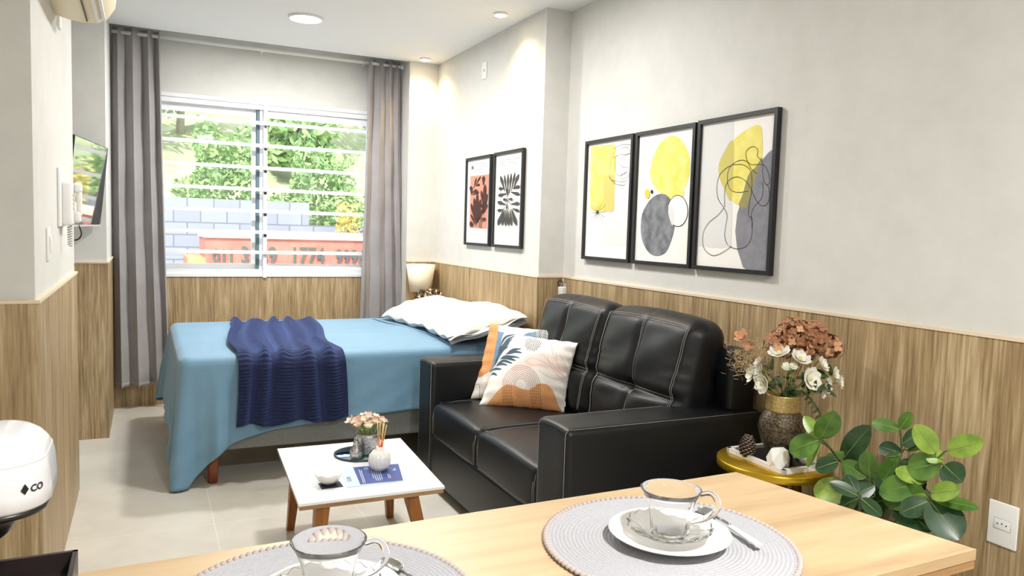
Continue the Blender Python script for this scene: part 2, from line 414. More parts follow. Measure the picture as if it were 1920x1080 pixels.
BARK = mat('pale_bark', (170, 160, 148), .9)
def bush(name, lab, cat, c, r, mi, n, ls, group=None, trunk=False):
    t = thing(name, lab, cat, c, group); g = G()
    for k in range(n):
        d = Vector(rs.normal(size=3)).normalized(); d.z = abs(d.z) * 1.0 if not trunk else d.z
        q = rs.uniform(.55, 1.0) * (1 + .18 * math.sin(7 * d.x + 3 * c[0]) + .14 * math.sin(9 * d.z))
        p = Vector((d.x * r[0], d.y * r[1], d.z * r[2])) * q + Vector(c) + (Vector((0, 0, r[2] * 1.4)) if trunk else Vector())
        a = Vector(rs.normal(size=3)).normalized() * ls; b = a.cross(Vector(rs.normal(size=3))).normalized() * ls * .45
        g.add([p - a, p + b, p + a, p - b], [(0, 1, 2, 3)], 0, False)
    g.build('foliage', LEAFG[mi], t)
    if trunk: G().tube([c, (c[0] + .1, c[1], c[2] + r[2] * 1.6)], [.12, .06], 8).build('trunk', BARK, t)
    else: G().tube([(c[0], c[1], -.26 if c[1] < 14 else c[2] - .3), (c[0] + .03, c[1], c[2] + r[2] * .6)], [.05, .02], 6).build('stem', BARK, t)
bush('bush', 'bright green bush hanging over the right end of the block wall', 'bush', (3.1, 15.5, 1.5), (.9, .8, 1.5), 0, 2600, .07)
bush('bush', 'leafy green bush above the middle of the block wall', 'bush', (1.3, 15.6, 1.9), (.8, .8, 1.35), 0, 2400, .07)
bush('bush', 'dry straw coloured bush above the left part of the block wall', 'bush', (-.5, 15.4, 1.75), (.9, .6, .8), 1, 2200, .06)
bush('bush', 'yellow flowering shrub at the right end of the block wall', 'bush', (3.2, 13.5, .9), (.3, .25, 1.0), 3, 900, .05)
bush('bush', 'pale green shrub at the far right of the window view', 'bush', (4.3, 13.2, .4), (.6, .35, 1.4), 0, 1500, .07)
for k, (x, y, r, mi, lb) in enumerate([(-1.5, 22, 1.5, 2, 'dark green tree high on the hillside at the left of the window'), (.9, 24.2, 1.7, 2, 'dark green tree on the hillside behind the left window pane'), (3.6, 20.6, 1.1, 0, 'lighter green tree on the hillside behind the right window pane'), (6.6, 24, 1.9, 2, 'dark green tree on the hillside at the right of the window'), (4.6, 30, 2.0, 2, 'grey green tree near the top of the hillside'), (-.2, 30, 2.2, 2, 'grey green tree at the top left of the hillside')]):
    bush('tree', lb, 'tree', (x, y, hill_z(x, y) - .1), (r, r, r * .9), mi, 2200, .16, None, True)
sk = thing('waste_skip', 'haze paled red and orange skip with painted phone numbers in the street', 'skip', (2.6, 11.4, -.25))
g = G().box((.72, 11.0, .80), (5.2, 12.3, 1.30)).box((1.0, 11.05, -.25), (5.0, 12.2, .2)); g.build('body', SKIP, sk)
G().box((.50, 11.0, .62), (.72, 12.3, 1.0)).box((.72, 10.97, .66), (5.2, 11.0, .84)).build('lower_rail', SKIPO, sk)
G().box((.70, 10.96, 1.28), (5.25, 12.35, 1.36)).build('rim', mat('pale_skip_rim', (238, 214, 190), .7), sk)
G().box((.8, 11.02, .2), (5.0, 12.2, .70)).build('belly', mat('haze_paled_belly_paint', (186, 124, 116), .8), sk)  # belly red also paled in the colour for the haze
for txt, x, s in (('011', .80, .24), ('3969', 1.16, .30), ('1774', 1.82, .30), ('9996', 2.45, .27), ('2 7', 3.0, .27)):
    v, f = text2d(txt, s, bold=.006); G().add([(x + a * .8, 10.955, .95 + b * 1.05) for a, b in v], f, 0, False).build('painted_number', mat('dark_green_lettering', (84, 98, 94), .8), sk)
cr_ = thing('parked_car', 'white and grey parked car at the left end of the red skip', 'car', (.0, 11.5, -.25))
G().rbox((-.55, 11.6, .45), (1.75, 1.5, .55), .14, 4).build('body', mat('white_car_paint', (176, 182, 190), .25), cr_)
G().rbox((-.6, 11.6, .90), (1.55, 1.35, .5), .16, 4).build('cabin', mat('dark_car_window', (70, 88, 100), .1), cr_)
for x in (-1.1, .0): G().xf(lambda p: p).lathe((0, 0, 0), [(.3, -.1), (.3, .1)], 24).xf(lambda p, x=x: Vector((x + p.x, 10.95 + p.z, .08 + p.y))).build('wheel', BLACK, cr_)

# ---------------------------------------------------------------- curtains and rod
def curtain(label, xt0, xt1, xb0, xb1, folds, ph, seed, zt=2.945):
    r = np.random.RandomState(seed); fo = [r.uniform(-.25, .25) for _ in range(6)]
    def fn(u, v):
        z = .185 + (zt - .185) * (1 - v); s = v ** 1.2
        x = (xt0 + (xt1 - xt0) * u) * (1 - s) + (xb0 + (xb1 - xb0) * u) * s
        a = 2 * PI * folds * (u + .05 * math.sin(2 * PI * u + fo[0] * 6)) + ph + .35 * math.sin(v * 2.2 + fo[1] * 9) * v
        amp = .040 + .010 * math.sin(3 * v + fo[2] * 10 + u * 3)
        y = 6.62 + amp * math.sin(a) + .010 * math.sin(2 * a + 3 * v) * v + .004 * math.sin(23 * v + 15 * u)
        x += .016 * math.sin(2 * a + .6) * (xt1 - xt0) / .4
        return (x, y, z + .004 * math.sin(a))
    t = thing('curtain', label, 'curtain', ((xt0 + xt1) / 2, 6.62, .185), 'grey curtains at the window')
    G().grid(fn, 150, 60).build('panel', CURT, t, solid=.003)
    G().grid(lambda u, v: tuple(Vector(fn(u, 1)) + Vector((0, -.004, .035 * (1 - v)))), 150, 1).build('hem', CURT, t, solid=.003)
curtain('full length grey curtain hanging at the left of the window', -.222, .10, -.222, .165, 3.6, .6, 3)
curtain('full length grey curtain at the right of the window beside the bedside lamp', 1.74, 2.02, 1.69, 2.13, 3.6, 2.2, 8)
rod = thing('curtain_rod', 'white curtain rod running above the window', 'curtain rod', (.9, 6.62, 2.9))
def xtube(x0, x1, y, z, r, seg=16): return G().tube([(x0, y, z), (x1, y, z)], r, seg)
xtube(-.225, 2.035, 6.62, 2.905, .014).build('pole', WHITE, rod)
xtube(2.035, 2.06, 6.62, 2.905, .022).build('finial', WHITE, rod)
for x in (.86, 1.72): G().box((x, 6.62, 2.9), (x + .02, 6.75, 2.915)).build('bracket', WHITE, rod)

# ---------------------------------------------------------------- ceiling lights
def emis(name, col, st):
    m = mat(name, (255, 255, 255), .5); b = m.node_tree.nodes['Principled BSDF']
    b.inputs['Emission Color'].default_value = (*col, 1); b.inputs['Emission Strength'].default_value = st; return m
EM1 = emis('panel_diffuser', (1, .98, .95), 7); EM2 = emis('spot_lens', (1, .84, .58), 12)
def ceil_light(x, y, r, lab, em, name='ceiling_light'):
    t = thing(name, lab, 'ceiling light', (x, y, H0 - .02))
    G().lathe((x, y, H0 - .015), [(r * .93, .0), (r, .0), (r * 1.03, .0145), (r * .5, .0145), (r * .5, .008), (r * .93, .008)], 40, closed=True).build('frame', WHITE, t)
    G().cyl((x, y, H0 - .014), r * .92, .008, 40).build('diffuser', em, t)
ceil_light(1.01, 5.53, .115, 'round white ceiling light panel above the bed', EM1)
ceil_light(2.128, 4.72, .045, 'small warm ceiling spotlight nearer the grey column edge', EM2, 'ceiling_spotlight')
ceil_light(2.147, 6.29, .045, 'small warm ceiling spotlight in the far corner above the bedside lamp', EM2, 'ceiling_spotlight')

# ---------------------------------------------------------------- air conditioner, television, intercom, switches
ac = thing('air_conditioner', 'cream wall air conditioner cut off by the top left edge above the television', 'air conditioner', (XL, 3.9, 2.37))
def ac_pt(a, y, sc_=1.0):   # profile in x,z
    return None
prof = [(XL, 2.375), (-.30, 2.362), (-.24, 2.356), (-.185, 2.36), (-.145, 2.385), (-.118, 2.43), (-.108, 2.50), (-.115, 2.62), (-.15, 2.66), (XL, 2.67)]
g = G(); n = len(prof); ys = [3.05, 3.06, 3.92, 3.945]
vs = []
for k, y in enumerate(ys):
    s_ = .985 if k in (0, 3) else 1
    for (x, z) in prof: vs.append((XL + (x - XL) * s_, y, 2.5 + (z - 2.5) * s_))
fs = []
for k in range(3):
    for i in range(n - 1): fs.append((k * n + i, k * n + i + 1, (k + 1) * n + i + 1, (k + 1) * n + i))
fs += [tuple(range(n)), tuple(reversed(range(3 * n, 4 * n)))]
g.add(vs, fs); g.build('body', CREAM, ac)
for (x, z, m_) in ((-.228, 2.3535, BLACK), (-.19, 2.355, WHITE), (-.166, 2.366, WHITE)):
    G().box((x, 3.1, z - .004), (x + (.005 if m_ is BLACK else .012), 3.88, z + .008)).build('louvre', m_, ac)
G().box((XL, 3.98, 2.34), (XL + .012, 4.08, 2.42)).build('wall_plate', WHITE, ac)

tv = thing('television', 'flat wall television with glossy screen seen edge on beside the curtain', 'television', (-.35, 5.3, 1.45))
# screen quad: near-top, far-top, far-bottom, near-bottom
Nt, Ft, Fb, Nb = Vector((-.355, 4.93, 1.958)), Vector((-.222, 5.74, 1.958)), Vector((-.272, 5.74, 1.445)), Vector((-.405, 4.93, 1.445))
nrm = (Ft - Nt).cross(Nb - Nt).normalized(); nrm = nrm if nrm.x > 0 else -nrm
def slab(Q, t0, t1, inset=0):
    c = sum(Q, Vector()) / 4; P_ = [c + (q - c) * (1 - inset) for q in Q]
    return G().add([p + nrm * t0 for p in P_] + [p + nrm * t1 for p in P_], [(0, 1, 2, 3), (7, 6, 5, 4), (0, 4, 5, 1), (1, 5, 6, 2), (2, 6, 7, 3), (3, 7, 4, 0)], 0, False)
Q = [Nt, Ft, Fb, Nb]
slab(Q, -.045, 0).build('casing', BLACK, tv)
slab(Q, 0, .003, .02).build('screen', mat('glossy_black_screen', (30, 32, 34), .04, 0, Specular_IOR_Level=1.0, Coat_Weight=1.0, Coat_IOR=2.2), tv)
G().add([Fb + nrm * .004, Nb + nrm * .004, Nb + nrm * .004 + Vector((0, 0, .014)), Fb + nrm * .004 + Vector((0, 0, .014)), Fb - nrm * .002, Nb - nrm * .002, Nb - nrm * .002 + Vector((0, 0, .014)), Fb - nrm * .002 + Vector((0, 0, .014))], [(0, 1, 2, 3), (7, 6, 5, 4), (0, 3, 7, 4), (1, 5, 6, 2), (0, 4, 5, 1), (3, 2, 6, 7)], 0, False).build('bezel', mat('silver_bezel', (200, 202, 206), .3, .5), tv)
G().box((-1.0, 5.3, 1.66), (-.98, 5.42, 1.78)).tube([(-.99, 5.36, 1.72), (-.7, 5.45, 1.72), (-.40, 5.34, 1.72)], .016, 8).build('bracket', BLACK, tv)
G().tube(spline([(-.36, 5.2, 1.46), (-.345, 5.2, 1.40), (-.37, 5.22, 1.365), (-.42, 5.23, 1.37), (-.5, 5.3, 1.40)], 8), .004, 6).build('cable', BLACK, tv)

ic = thing('intercom_phone', 'white wall intercom phone with handset and keypad on left wall', 'intercom', (XL, 4.1, 1.42))
GREYP = mat('pale_grey_plastic', (200, 196, 190), .5)
G().rbox((XL + .006, 4.02, 1.585), (.012, .24, .26), .005, 3).build('wall_plate', WHITE, ic)
G().rbox((XL + .03, 4.05, 1.56), (.045, .16, .20), .015, 4).build('cradle', WHITE, ic)
hs = G()
hs.rbox((XL + .068, 4.085, 1.635), (.034, .05, .05), .015, 4).rbox((XL + .064, 4.085, 1.50), (.030, .048, .055), .014, 4).rbox((XL + .072, 4.085, 1.567), (.022, .036, .13), .010, 4)
hs.build('handset', WHITE, ic)
G().tube([(XL + .035 + .010 * math.cos(k * .9), 4.06 + .012 * math.sin(k * .9), 1.49 - k * .0016) for k in range(80)], .0025, 6).build('coiled_cord', GREYP, ic)
g = G()
for i in range(3):
    for j in range(4): g.rbox((XL + .053, 4.0 + i * .02, 1.60 - j * .02), (.006, .013, .012), .002, 2)
g.build('keypad', GREYP, ic)
def plate(name, lab, cat, x, y, z, wy, hz, sgn, holes):
    t = thing(name, lab, cat, (x, y, z)); xx = x + sgn * .004
    G().rbox((xx, y, z), (.008, wy, hz), .0035, 3).build('cover', WHITE, t)
    if holes == 'outlet':
        G().rbox((xx + sgn * .0045, y, z), (.002, wy * .52, hz * .22), .0009, 2).build('socket', WHITE, t)
        g = G()
        for dy, dz in ((-.014, 0), (0, .003), (.014, 0)): g.tube([(xx + sgn * .004, y + dy, z + dz), (xx + sgn * .0062, y + dy, z + dz)], .0024, 10)
        g.build('socket_hole', BLACK, t)
        g = G(); a, b = wy * .29, hz * .125
        for p, q in (((-a, -b), (a, -b)), ((a, -b), (a, b)), ((a, b), (-a, b)), ((-a, b), (-a, -b))):
            g.tube([(xx + sgn * .0045, y + p[0], z + p[1]), (xx + sgn * .0045, y + q[0], z + q[1])], .0007, 5)
        g.build('socket_outline', GREYP, t)
    elif holes == 'switch':
        G().rbox((xx + sgn * .007, y, z), (.008, wy * .3, hz * .5), .003, 3).build('rocker', WHITE, t)
    else: G().rbox((xx + sgn * .005, y, z), (.004, wy * .3, hz * .16), .0015, 2).build('cable_port', GREYP, t)
plate('light_switch', 'white light switch plate low on left wall below the intercom', 'switch', XL, 3.50, 1.39, .085, .13, 1, 'switch')
plate('power_outlet', 'white power outlet on wood panelling right of the green plant', 'outlet', XW - e, 1.468, .599, .095, .142, -1, 'outlet')
plate('cover_plate', 'small white cable cover plate high on wall above the two posters', 'wall plate', XC, 5.415, 2.70, .085, .125, -1, 'blank')
ch = thing('wall_charger', 'white plug charger with black cable loop above the sofa corner', 'charger', (XW - e, 4.36, 1.06))
G().rbox((XW - e - .022, 4.375, 1.09), (.044, .055, .10), .01, 4).rbox((XW - e - .012, 4.375, 1.145), (.022, .04, .03), .006, 3).build('body', WHITE, ch)
G().tube(spline([(XW - e - .03, 4.385, 1.13), (XW - e - .045, 4.395, 1.16), (XW - e - .04, 4.38, 1.18), (XW - e - .025, 4.365, 1.165), (XW - e - .03, 4.37, 1.14)], 6), .004, 6).build('cable', BLACK, ch)
G().tube(spline([(XW - e - .02, 4.36, 1.14), (XW - e - .035, 4.345, 1.18), (XW - e - .03, 4.355, 1.19), (XW - e - .02, 4.37, 1.15)], 6), .0035, 6).build('white_cable', WHITE, ch)

# ---------------------------------------------------------------- wall pictures
INK = mat('ink_black', (26, 24, 26), .8); YEL = m_noise('watercolour_yellow', (228, 214, 96), (238, 228, 140), 14, .9)
YELD = mat('ochre_yellow', (204, 192, 110), .9); GRY = m_noise('watercolour_grey', (96, 99, 106), (140, 142, 148), 16, .9); GRY2 = m_noise('slate_grey_print', (124, 125, 132), (140, 141, 148), 12, .9)
PALE = mat('pale_grey_print', (220, 220, 219), .9); OCH = mat('ochre_spot', (232, 200, 70), .9); TERRA = mat('terracotta_print', (196, 138, 118), .9); MAROON = mat('dark_brown_print', (66, 36, 34), .9)
CHAR = mat('charcoal_print', (66, 66, 66), .9); OLIVE = mat('muted_olive_print', (150, 144, 96), .9); FAINT = mat('faint_grey_text', (168, 168, 172), .9)
PM = [PAPER, INK, YEL, YELD, GRY, GRY2, PALE, OCH, TERRA, MAROON, CHAR, OLIVE, FAINT]
IX = {n: i for i, n in enumerate(('paper', 'ink', 'yel', 'yeld', 'gry', 'gry2', 'pale', 'och', 'terra', 'maroon', 'char', 'olive', 'faint'))}
class Print:
    def __init__(s, xf, yL, yR, z0, z1, quad):
        s.g = G(); s.x = xf; s.yL, s.yR, s.z0, s.z1 = yL, yR, z0, z1; s.k = 0
        s.H = homog(quad, [(0, 1), (1, 1), (1, 0), (0, 0)])   # TL TR BR BL
        s.g.box((xf, yR, z0), (xf + .003, yL, z1), 0)
    def P(s, u, v, k=None):
        return (s.x - .0004 * (s.k if k is None else k) - .0003, s.yL + (s.yR - s.yL) * min(1, max(0, u)), s.z0 + (s.z1 - s.z0) * min(1, max(0, v)))
    def px(s, p): return happ(s.H, *p)
    def poly(s, pts, m, smooth=True, n=8):
        s.k += 1; P_ = spline([(*p, 0) for p in pts], n, True) if smooth else [Vector((*p, 0)) for p in pts]
        s.g.poly([s.P(*s.px((p[0], p[1]))) for p in P_], IX[m])
    def ell(s, c, rx, ry, m, rot=0):
        pts = [(c[0] + rx * math.cos(a) * math.cos(rot) - ry * math.sin(a) * math.sin(rot), c[1] + rx * math.cos(a) * math.sin(rot) + ry * math.sin(a) * math.cos(rot)) for a in [2 * PI * k / 48 for k in range(48)]]
        s.poly(pts, m, False)
    def line(s, pts, m, w_=.0022, closed=False, n=10, smooth=True):
        s.k += .35
        P_ = spline([(*p, 0) for p in pts], n, closed) if smooth else [Vector((*p, 0)) for p in pts]
        Q = [Vector(s.P(*s.px((p[0], p[1])))) for p in P_]
        if closed: Q.append(Q[0])
        vs = []
        for i, q in enumerate(Q):
            t = (Q[min(i + 1, len(Q) - 1)] - Q[max(i - 1, 0)]); t = Vector((0, t.y, t.z)).normalized() if t.length > 1e-9 else Vector((0, 1, 0))
            nn = Vector((0, -t.z, t.y)); ww = w_ if not isinstance(w_, (tuple, list)) else w_[0] + (w_[1] - w_[0]) * i / (len(Q) - 1)
            vs += [q + nn * ww / 2, q - nn * ww / 2]
        s.g.add(vs, [(2 * i, 2 * i + 1, 2 * i + 3, 2 * i + 2) for i in range(len(Q) - 1)], IX[m], False)
    def leaf(s, p0, p1, wd, m, tip=.75):
        """paddle shaped stroke from p0 (narrow) to p1 (wide end)"""
        a = Vector((*p0, 0)); b = Vector((*p1, 0)); t = b - a; nn = Vector((-t.y, t.x, 0)).normalized() * wd
        pts = [a + nn * .12, a + t * .35 + nn * .3, a + t * tip + nn * .5, b, a + t * tip - nn * .5, a + t * .35 - nn * .3, a - nn * .12]
        s.poly([(q.x, q.y) for q in pts], m, True, 5)
    def text(s, txt, u, v, hh, m, align='CENTER', bold=0):
        s.k += .5; vs, f = text2d(txt, 1, align, bold); W_ = abs(s.yL - s.yR); Hh = s.z1 - s.z0
        s.g.add([s.P(u + a * hh / W_, v + b * hh / Hh) for a, b in vs], f, IX[m], False)
def picture(lab, xw, yL, yR, z0, z1, fw, quad, paint, dep=.03, name='picture_frame', group=None):
    t = thing(name, lab, 'picture', (xw, (yL + yR) / 2, z0), group); x0 = xw - dep
    g = G()
    for a, b in (((x0, yR, z0), (xw - .002, yL, z0 + fw)), ((x0, yR, z1 - fw), (xw - .002, yL, z1)), ((x0, yR, z0 + fw), (xw - .002, yR + fw, z1 - fw)), ((x0, yL - fw, z0 + fw), (xw - .002, yL, z1 - fw))):
        g.box(a, b)
    g.build('frame', FRAME, t)
    p = Print(xw - dep * .45, yL - fw, yR + fw, z0 + fw, z1 - fw, quad); paint(p); p.g.build('print', PM, t)
def art1(p):
    p.poly([(165, 700), (168, 850), (330, 860), (340, 600), (345, 430), (240, 430), (240, 620), (165, 620)], 'pale', False)
    p.poly([(92, 180), (105, 168), (235, 158), (250, 170), (244, 600), (232, 622), (88, 612)], 'yel', False)
    p.poly([(178, 372), (247, 368), (243, 600), (232, 622), (172, 618)], 'yeld', False)
    c = (137, 625)
    for k, (dx, dy) in enumerate([(-35, -60), (-15, -85), (10, -80), (40, -90), (55, -55), (55, -5), (50, 35), (40, 65), (15, 75), (-10, 80), (-35, 75), (-45, 55), (-50, 5), (-45, -45)]):
        p.line([c, (c[0] + dx * .5, c[1] + dy * .5 + 2), (c[0] + dx, c[1] + dy)], 'ink', (.003, .001))
    p.line([(240, 190), (280, 165), (330, 160), (350, 170)], 'ink', .002)
    p.line([(250, 195), (225, 260), (215, 340), (222, 395), (270, 410), (325, 400), (350, 300), (345, 210), (320, 178), (280, 195), (250, 260), (252, 330), (270, 370), (315, 350), (330, 320)], 'ink', .002)
    p.line([(235, 250), (280, 228), (320, 226), (348, 215)], 'ink', .002)
    p.line([(350, 220), (310, 235), (285, 260), (280, 290), (305, 315), (335, 308)], 'ink', .002)
    p.line([(330, 345), (290, 370), (288, 395), (325, 380), (345, 340)], 'ink', .002)
    p.line([(215, 385), (250, 425), (305, 436), (325, 405)], 'ink', .002)
def art2(p):
    p.poly([(640, 95), (700, 120), (745, 190), (765, 290), (755, 390), (725, 470), (690, 500), (650, 510), (580, 500), (530, 450), (503, 380), (505, 310), (530, 220), (575, 140)], 'yel')
    p.poly([(610, 500), (720, 480), (700, 560), (660, 590), (620, 560)], 'yel')
    p.poly([(585, 500), (530, 515), (480, 570), (448, 640), (438, 740), (450, 830), (490, 905), (545, 930), (600, 905), (632, 840), (655, 760), (665, 680), (655, 590), (625, 525)], 'gry')
    p.ell((683, 620), 66, 110, 'ink'); p.ell((683, 620), 63, 105, 'paper')
    p.poly([(625, 575), (650, 590), (660, 650), (650, 720), (634, 690), (622, 640)], 'pale')
    p.ell((483, 498), 16, 34, 'och'); p.ell((514, 485), 8, 14, 'ink')
def art3(p):
    p.poly([(70, 145), (248, 112), (236, 870), (180, 880), (45, 870)], 'pale', False)
    p.poly([(372, 150), (400, 165), (406, 220), (405, 330), (370, 400), (330, 450), (300, 560), (272, 625), (232, 590), (195, 530), (170, 470), (163, 400), (185, 330), (235, 255), (300, 190)], 'yel')
    p.poly([(246, 250), (236, 590), (195, 530), (170, 470), (163, 400), (185, 330)], 'yeld')
    p.poly([(482, 286), (440, 315), (395, 375), (340, 470), (300, 570), (268, 680), (258, 780), (268, 880), (300, 985), (316, 1000), (436, 1006)], 'gry2', False)
    p.poly([(400, 375), (405, 345), (370, 400), (330, 450), (300, 560), (278, 630), (320, 640), (345, 560), (370, 470)], 'olive')
    L = .0026
    p.line([(328, 378), (315, 320), (335, 288), (362, 280), (382, 300), (380, 335), (400, 360), (410, 385), (408, 430), (415, 480), (432, 505), (446, 490), (442, 445), (425, 400), (395, 385), (350, 388), (330, 375), (300, 360), (262, 370), (230, 400), (215, 440), (216, 500), (235, 540), (275, 552), (330, 545)], 'ink', L)
    p.line([(250, 385), (205, 410), (168, 455), (155, 520), (162, 590), (195, 645), (213, 690), (205, 750), (200, 810), (218, 860), (265, 882), (315, 868), (345, 820), (352, 740), (345, 690), (360, 640), (400, 590), (410, 540), (408, 490)], 'ink', L)
    p.line([(195, 645), (160, 690), (110, 735), (80, 800), (85, 880), (130, 922), (180, 910), (238, 868)], 'ink', L)
    p.line([(250, 388), (300, 388), (340, 420), (350, 480), (345, 560), (335, 620), (333, 690), (350, 700), (348, 760)], 'ink', L)
    p.line([(200, 640), (198, 560), (210, 500), (240, 468), (280, 462), (320, 490), (345, 530), (370, 590), (400, 628), (432, 620), (446, 570), (440, 520), (425, 500)], 'ink', L)
    p.line([(330, 375), (345, 410), (378, 440)], 'ink', L)
    p.line([(160, 870), (185, 850), (236, 870)], 'paper', .001)
def art4(p):
    p.text('MODERN', .5, .875, .075, 'faint', bold=.004); p.text('SHAPES', .5, .835, .022, 'faint')
    p.poly([(107, 350), (250, 333), (238, 828), (101, 826)], 'terra', False)
    for a, b, w_ in [((135, 460), (155, 365), 14), ((150, 430), (188, 352), 16), ((150, 440), (182, 425), 26), ((120, 520), (112, 440), 26), ((125, 500), (165, 478), 30), ((130, 520), (175, 492), 24),
                     ((210, 430), (212, 350), 24), ((155, 775), (116, 600), 22), ((158, 775), (140, 550), 22), ((160, 770), (165, 500), 20), ((165, 765), (190, 560), 22), ((170, 760), (205, 650), 20),
                     ((215, 640), (196, 480), 18), ((218, 620), (225, 425), 22), ((218, 650), (242, 510), 16), ((215, 680), (200, 600), 14), ((212, 690), (242, 600), 16), ((155, 800), (118, 700), 16)]:
        p.leaf(a, b, w_, 'maroon')
    p.line([(158, 790), (175, 740), (210, 690), (215, 600)], 'maroon', .006)
    for r in (12, 22, 32): p.line([(205 - r + 8, 822), (205 - r * .6, 780 - r), (215, 765 - r), (232, 750 - r * .6)], 'maroon', .007)
    p.ell((122, 790), 14, 22, 'maroon')
    for v, n in ((.115, 22), (.085, 24)): p.text('ABSTRACT SHAPES AND COLOR', .5, v, .018, 'faint')
def art5(p):
    p.text('ABSTRACT', .5, .875, .066, 'faint', bold=.003); p.text('LEAVES', .5, .835, .022, 'faint')
    c = (445, 560)
    L = [((415, 480), (380, 345), 26), ((430, 500), (412, 335), 18), ((440, 520), (442, 325), 18), ((455, 500), (468, 320), 18), ((470, 480), (498, 315), 18), ((490, 450), (528, 330), 24),
         ((415, 462), (368, 465), 34), ((430, 510), (365, 530), 34), ((485, 465), (540, 440), 34), ((470, 495), (540, 520), 34), ((425, 610), (362, 585), 36), ((475, 605), (540, 598), 34),
         ((410, 655), (362, 668), 30), ((485, 645), (538, 672), 30), ((408, 670), (368, 800), 30), ((420, 660), (402, 805), 20), ((435, 660), (430, 808), 20), ((450, 660), (455, 808), 20), ((468, 655), (478, 805), 20), ((482, 655), (518, 800), 30),
         ((445, 570), (410, 560), 28), ((455, 560), (488, 560), 28), ((447, 540), (445, 455), 14), ((446, 590), (440, 655), 14)]
    for a, b, w_ in L: p.leaf(a, b, w_, 'char', .7)
    p.line([(440, 540), (446, 575), (430, 600), (425, 640)], 'char', .005); p.line([(430, 500), (447, 560), (462, 590), (480, 610)], 'char', .005)
    p.line([(415, 462), (430, 500)], 'char', .005); p.line([(410, 655), (430, 640)], 'char', .005)
    for v in (.115, .082): p.text('ORGANIC ABSTRACT FORMS', .5, v, .018, 'faint')
GRP = 'triptych of abstract prints above the sofa'
Q1 = [(80, 160), (358, 112), (335, 952), (55, 935)]; Q2 = [(434, 94), (800, 38), (750, 990), (396, 957)]; Q3 = [(72, 145), (488, 72), (435, 1005), (42, 982)]
XF = XW - .002
picture('black framed abstract print with yellow rectangle, black scribble and small starburst', XF, 4.158, 3.638, 1.333, 2.066, .02, Q1, art1, .028, group=GRP)
picture('black framed abstract print with yellow oval above dark grey oval', XF, 3.612, 3.094, 1.333, 2.066, .02, Q2, art2, .028, group=GRP)
picture('black framed abstract print with looping black line over large grey curved shape', XF, 3.075, 2.541, 1.333, 2.070, .02, Q3, art3, .028, group=GRP)
Q4 = [(88, 210), (266, 180), (252, 962), (75, 962)]; Q5 = [(345, 160), (560, 122), (545, 985), (333, 975)]
picture('narrow black framed poster with dark leaves on a terracotta panel', XC - .002, 5.69, 5.20, 1.374, 2.056, .02, Q4, art4, .026, group='two posters beside the bed')
picture('narrow black framed poster with charcoal leaf shapes on white', XC - .002, 5.148, 4.665, 1.374, 2.058, .02, Q5, art5, .026, group='two posters beside the bed')

# ---------------------------------------------------------------- bed
BX0, BX1, BY0, BY1, BT = .155, 2.25, 4.50, 6.13, .745
bed = thing('bed', 'double bed base and mattress on wooden legs under the blue sheet', 'bed', ((BX0 + BX1) / 2, (BY0 + BY1) / 2, 0))
G().rbox(((BX0 + BX1) / 2 + .01, (BY0 + BY1) / 2, .34), (BX1 - BX0 - .05, BY1 - BY0 - .05, .28), .02, 3).build('bed_base', BOXSP, bed)
G().rbox(((BX0 + BX1) / 2, (BY0 + BY1) / 2, .61), (BX1 - BX0 - .04, BY1 - BY0 - .04, .255), .06, 4).build('mattress', PILLOW, bed)
for x in (.34, 2.0):
    for y in (4.60, 6.0): G().lathe((x, y, 0), [(.026, 0), (.036, .20)], 20).build('leg', REDWOOD, bed)
# sheet: top plus draped sides
def perim(a):
    """a in metres from head end of near side, round foot corner, foot side, far corner to head end; returns point, normal"""
    r = .07; L1 = BX1 - BX0 - r; L2 = BY1 - BY0 - 2 * r; q = PI / 2 * r
    if a < L1: return (BX1 - a, BY0), (0, -1)
    a -= L1
    if a < q: t = a / r; return (BX0 + r - r * math.sin(t), BY0 + r - r * math.cos(t)), (-math.sin(t), -math.cos(t))
    a -= q
    if a < L2: return (BX0, BY0 + r + a), (-1, 0)
    a -= L2
    if a < q: t = a / r; return (BX0 + r - r * math.cos(t), BY1 - r + r * math.sin(t)), (-math.cos(t), math.sin(t))
    a -= q; return (BX0 + r + a, BY1), (0, 1)
r_ = .07; LT = 2 * (BX1 - BX0 - r_) + (BY1 - BY0 - 2 * r_) + PI * r_
AC1 = BX1 - BX0 - r_ + PI / 4 * r_; AC2 = AC1 + PI / 2 * r_ + (BY1 - BY0 - 2 * r_)
def hem(a):
    d1 = a - AC1; d2 = a - AC2
    base = .335 + .03 * math.sin(a * 2.5) if a < AC1 else .30
    z = base - .33 * math.exp(-abs(d1 / (.26 if d1 < 0 else .42)) ** 1.35 * 1.6)
    z -= .12 * math.exp(-(d2 / .3) ** 2)
    return max(.012, z)
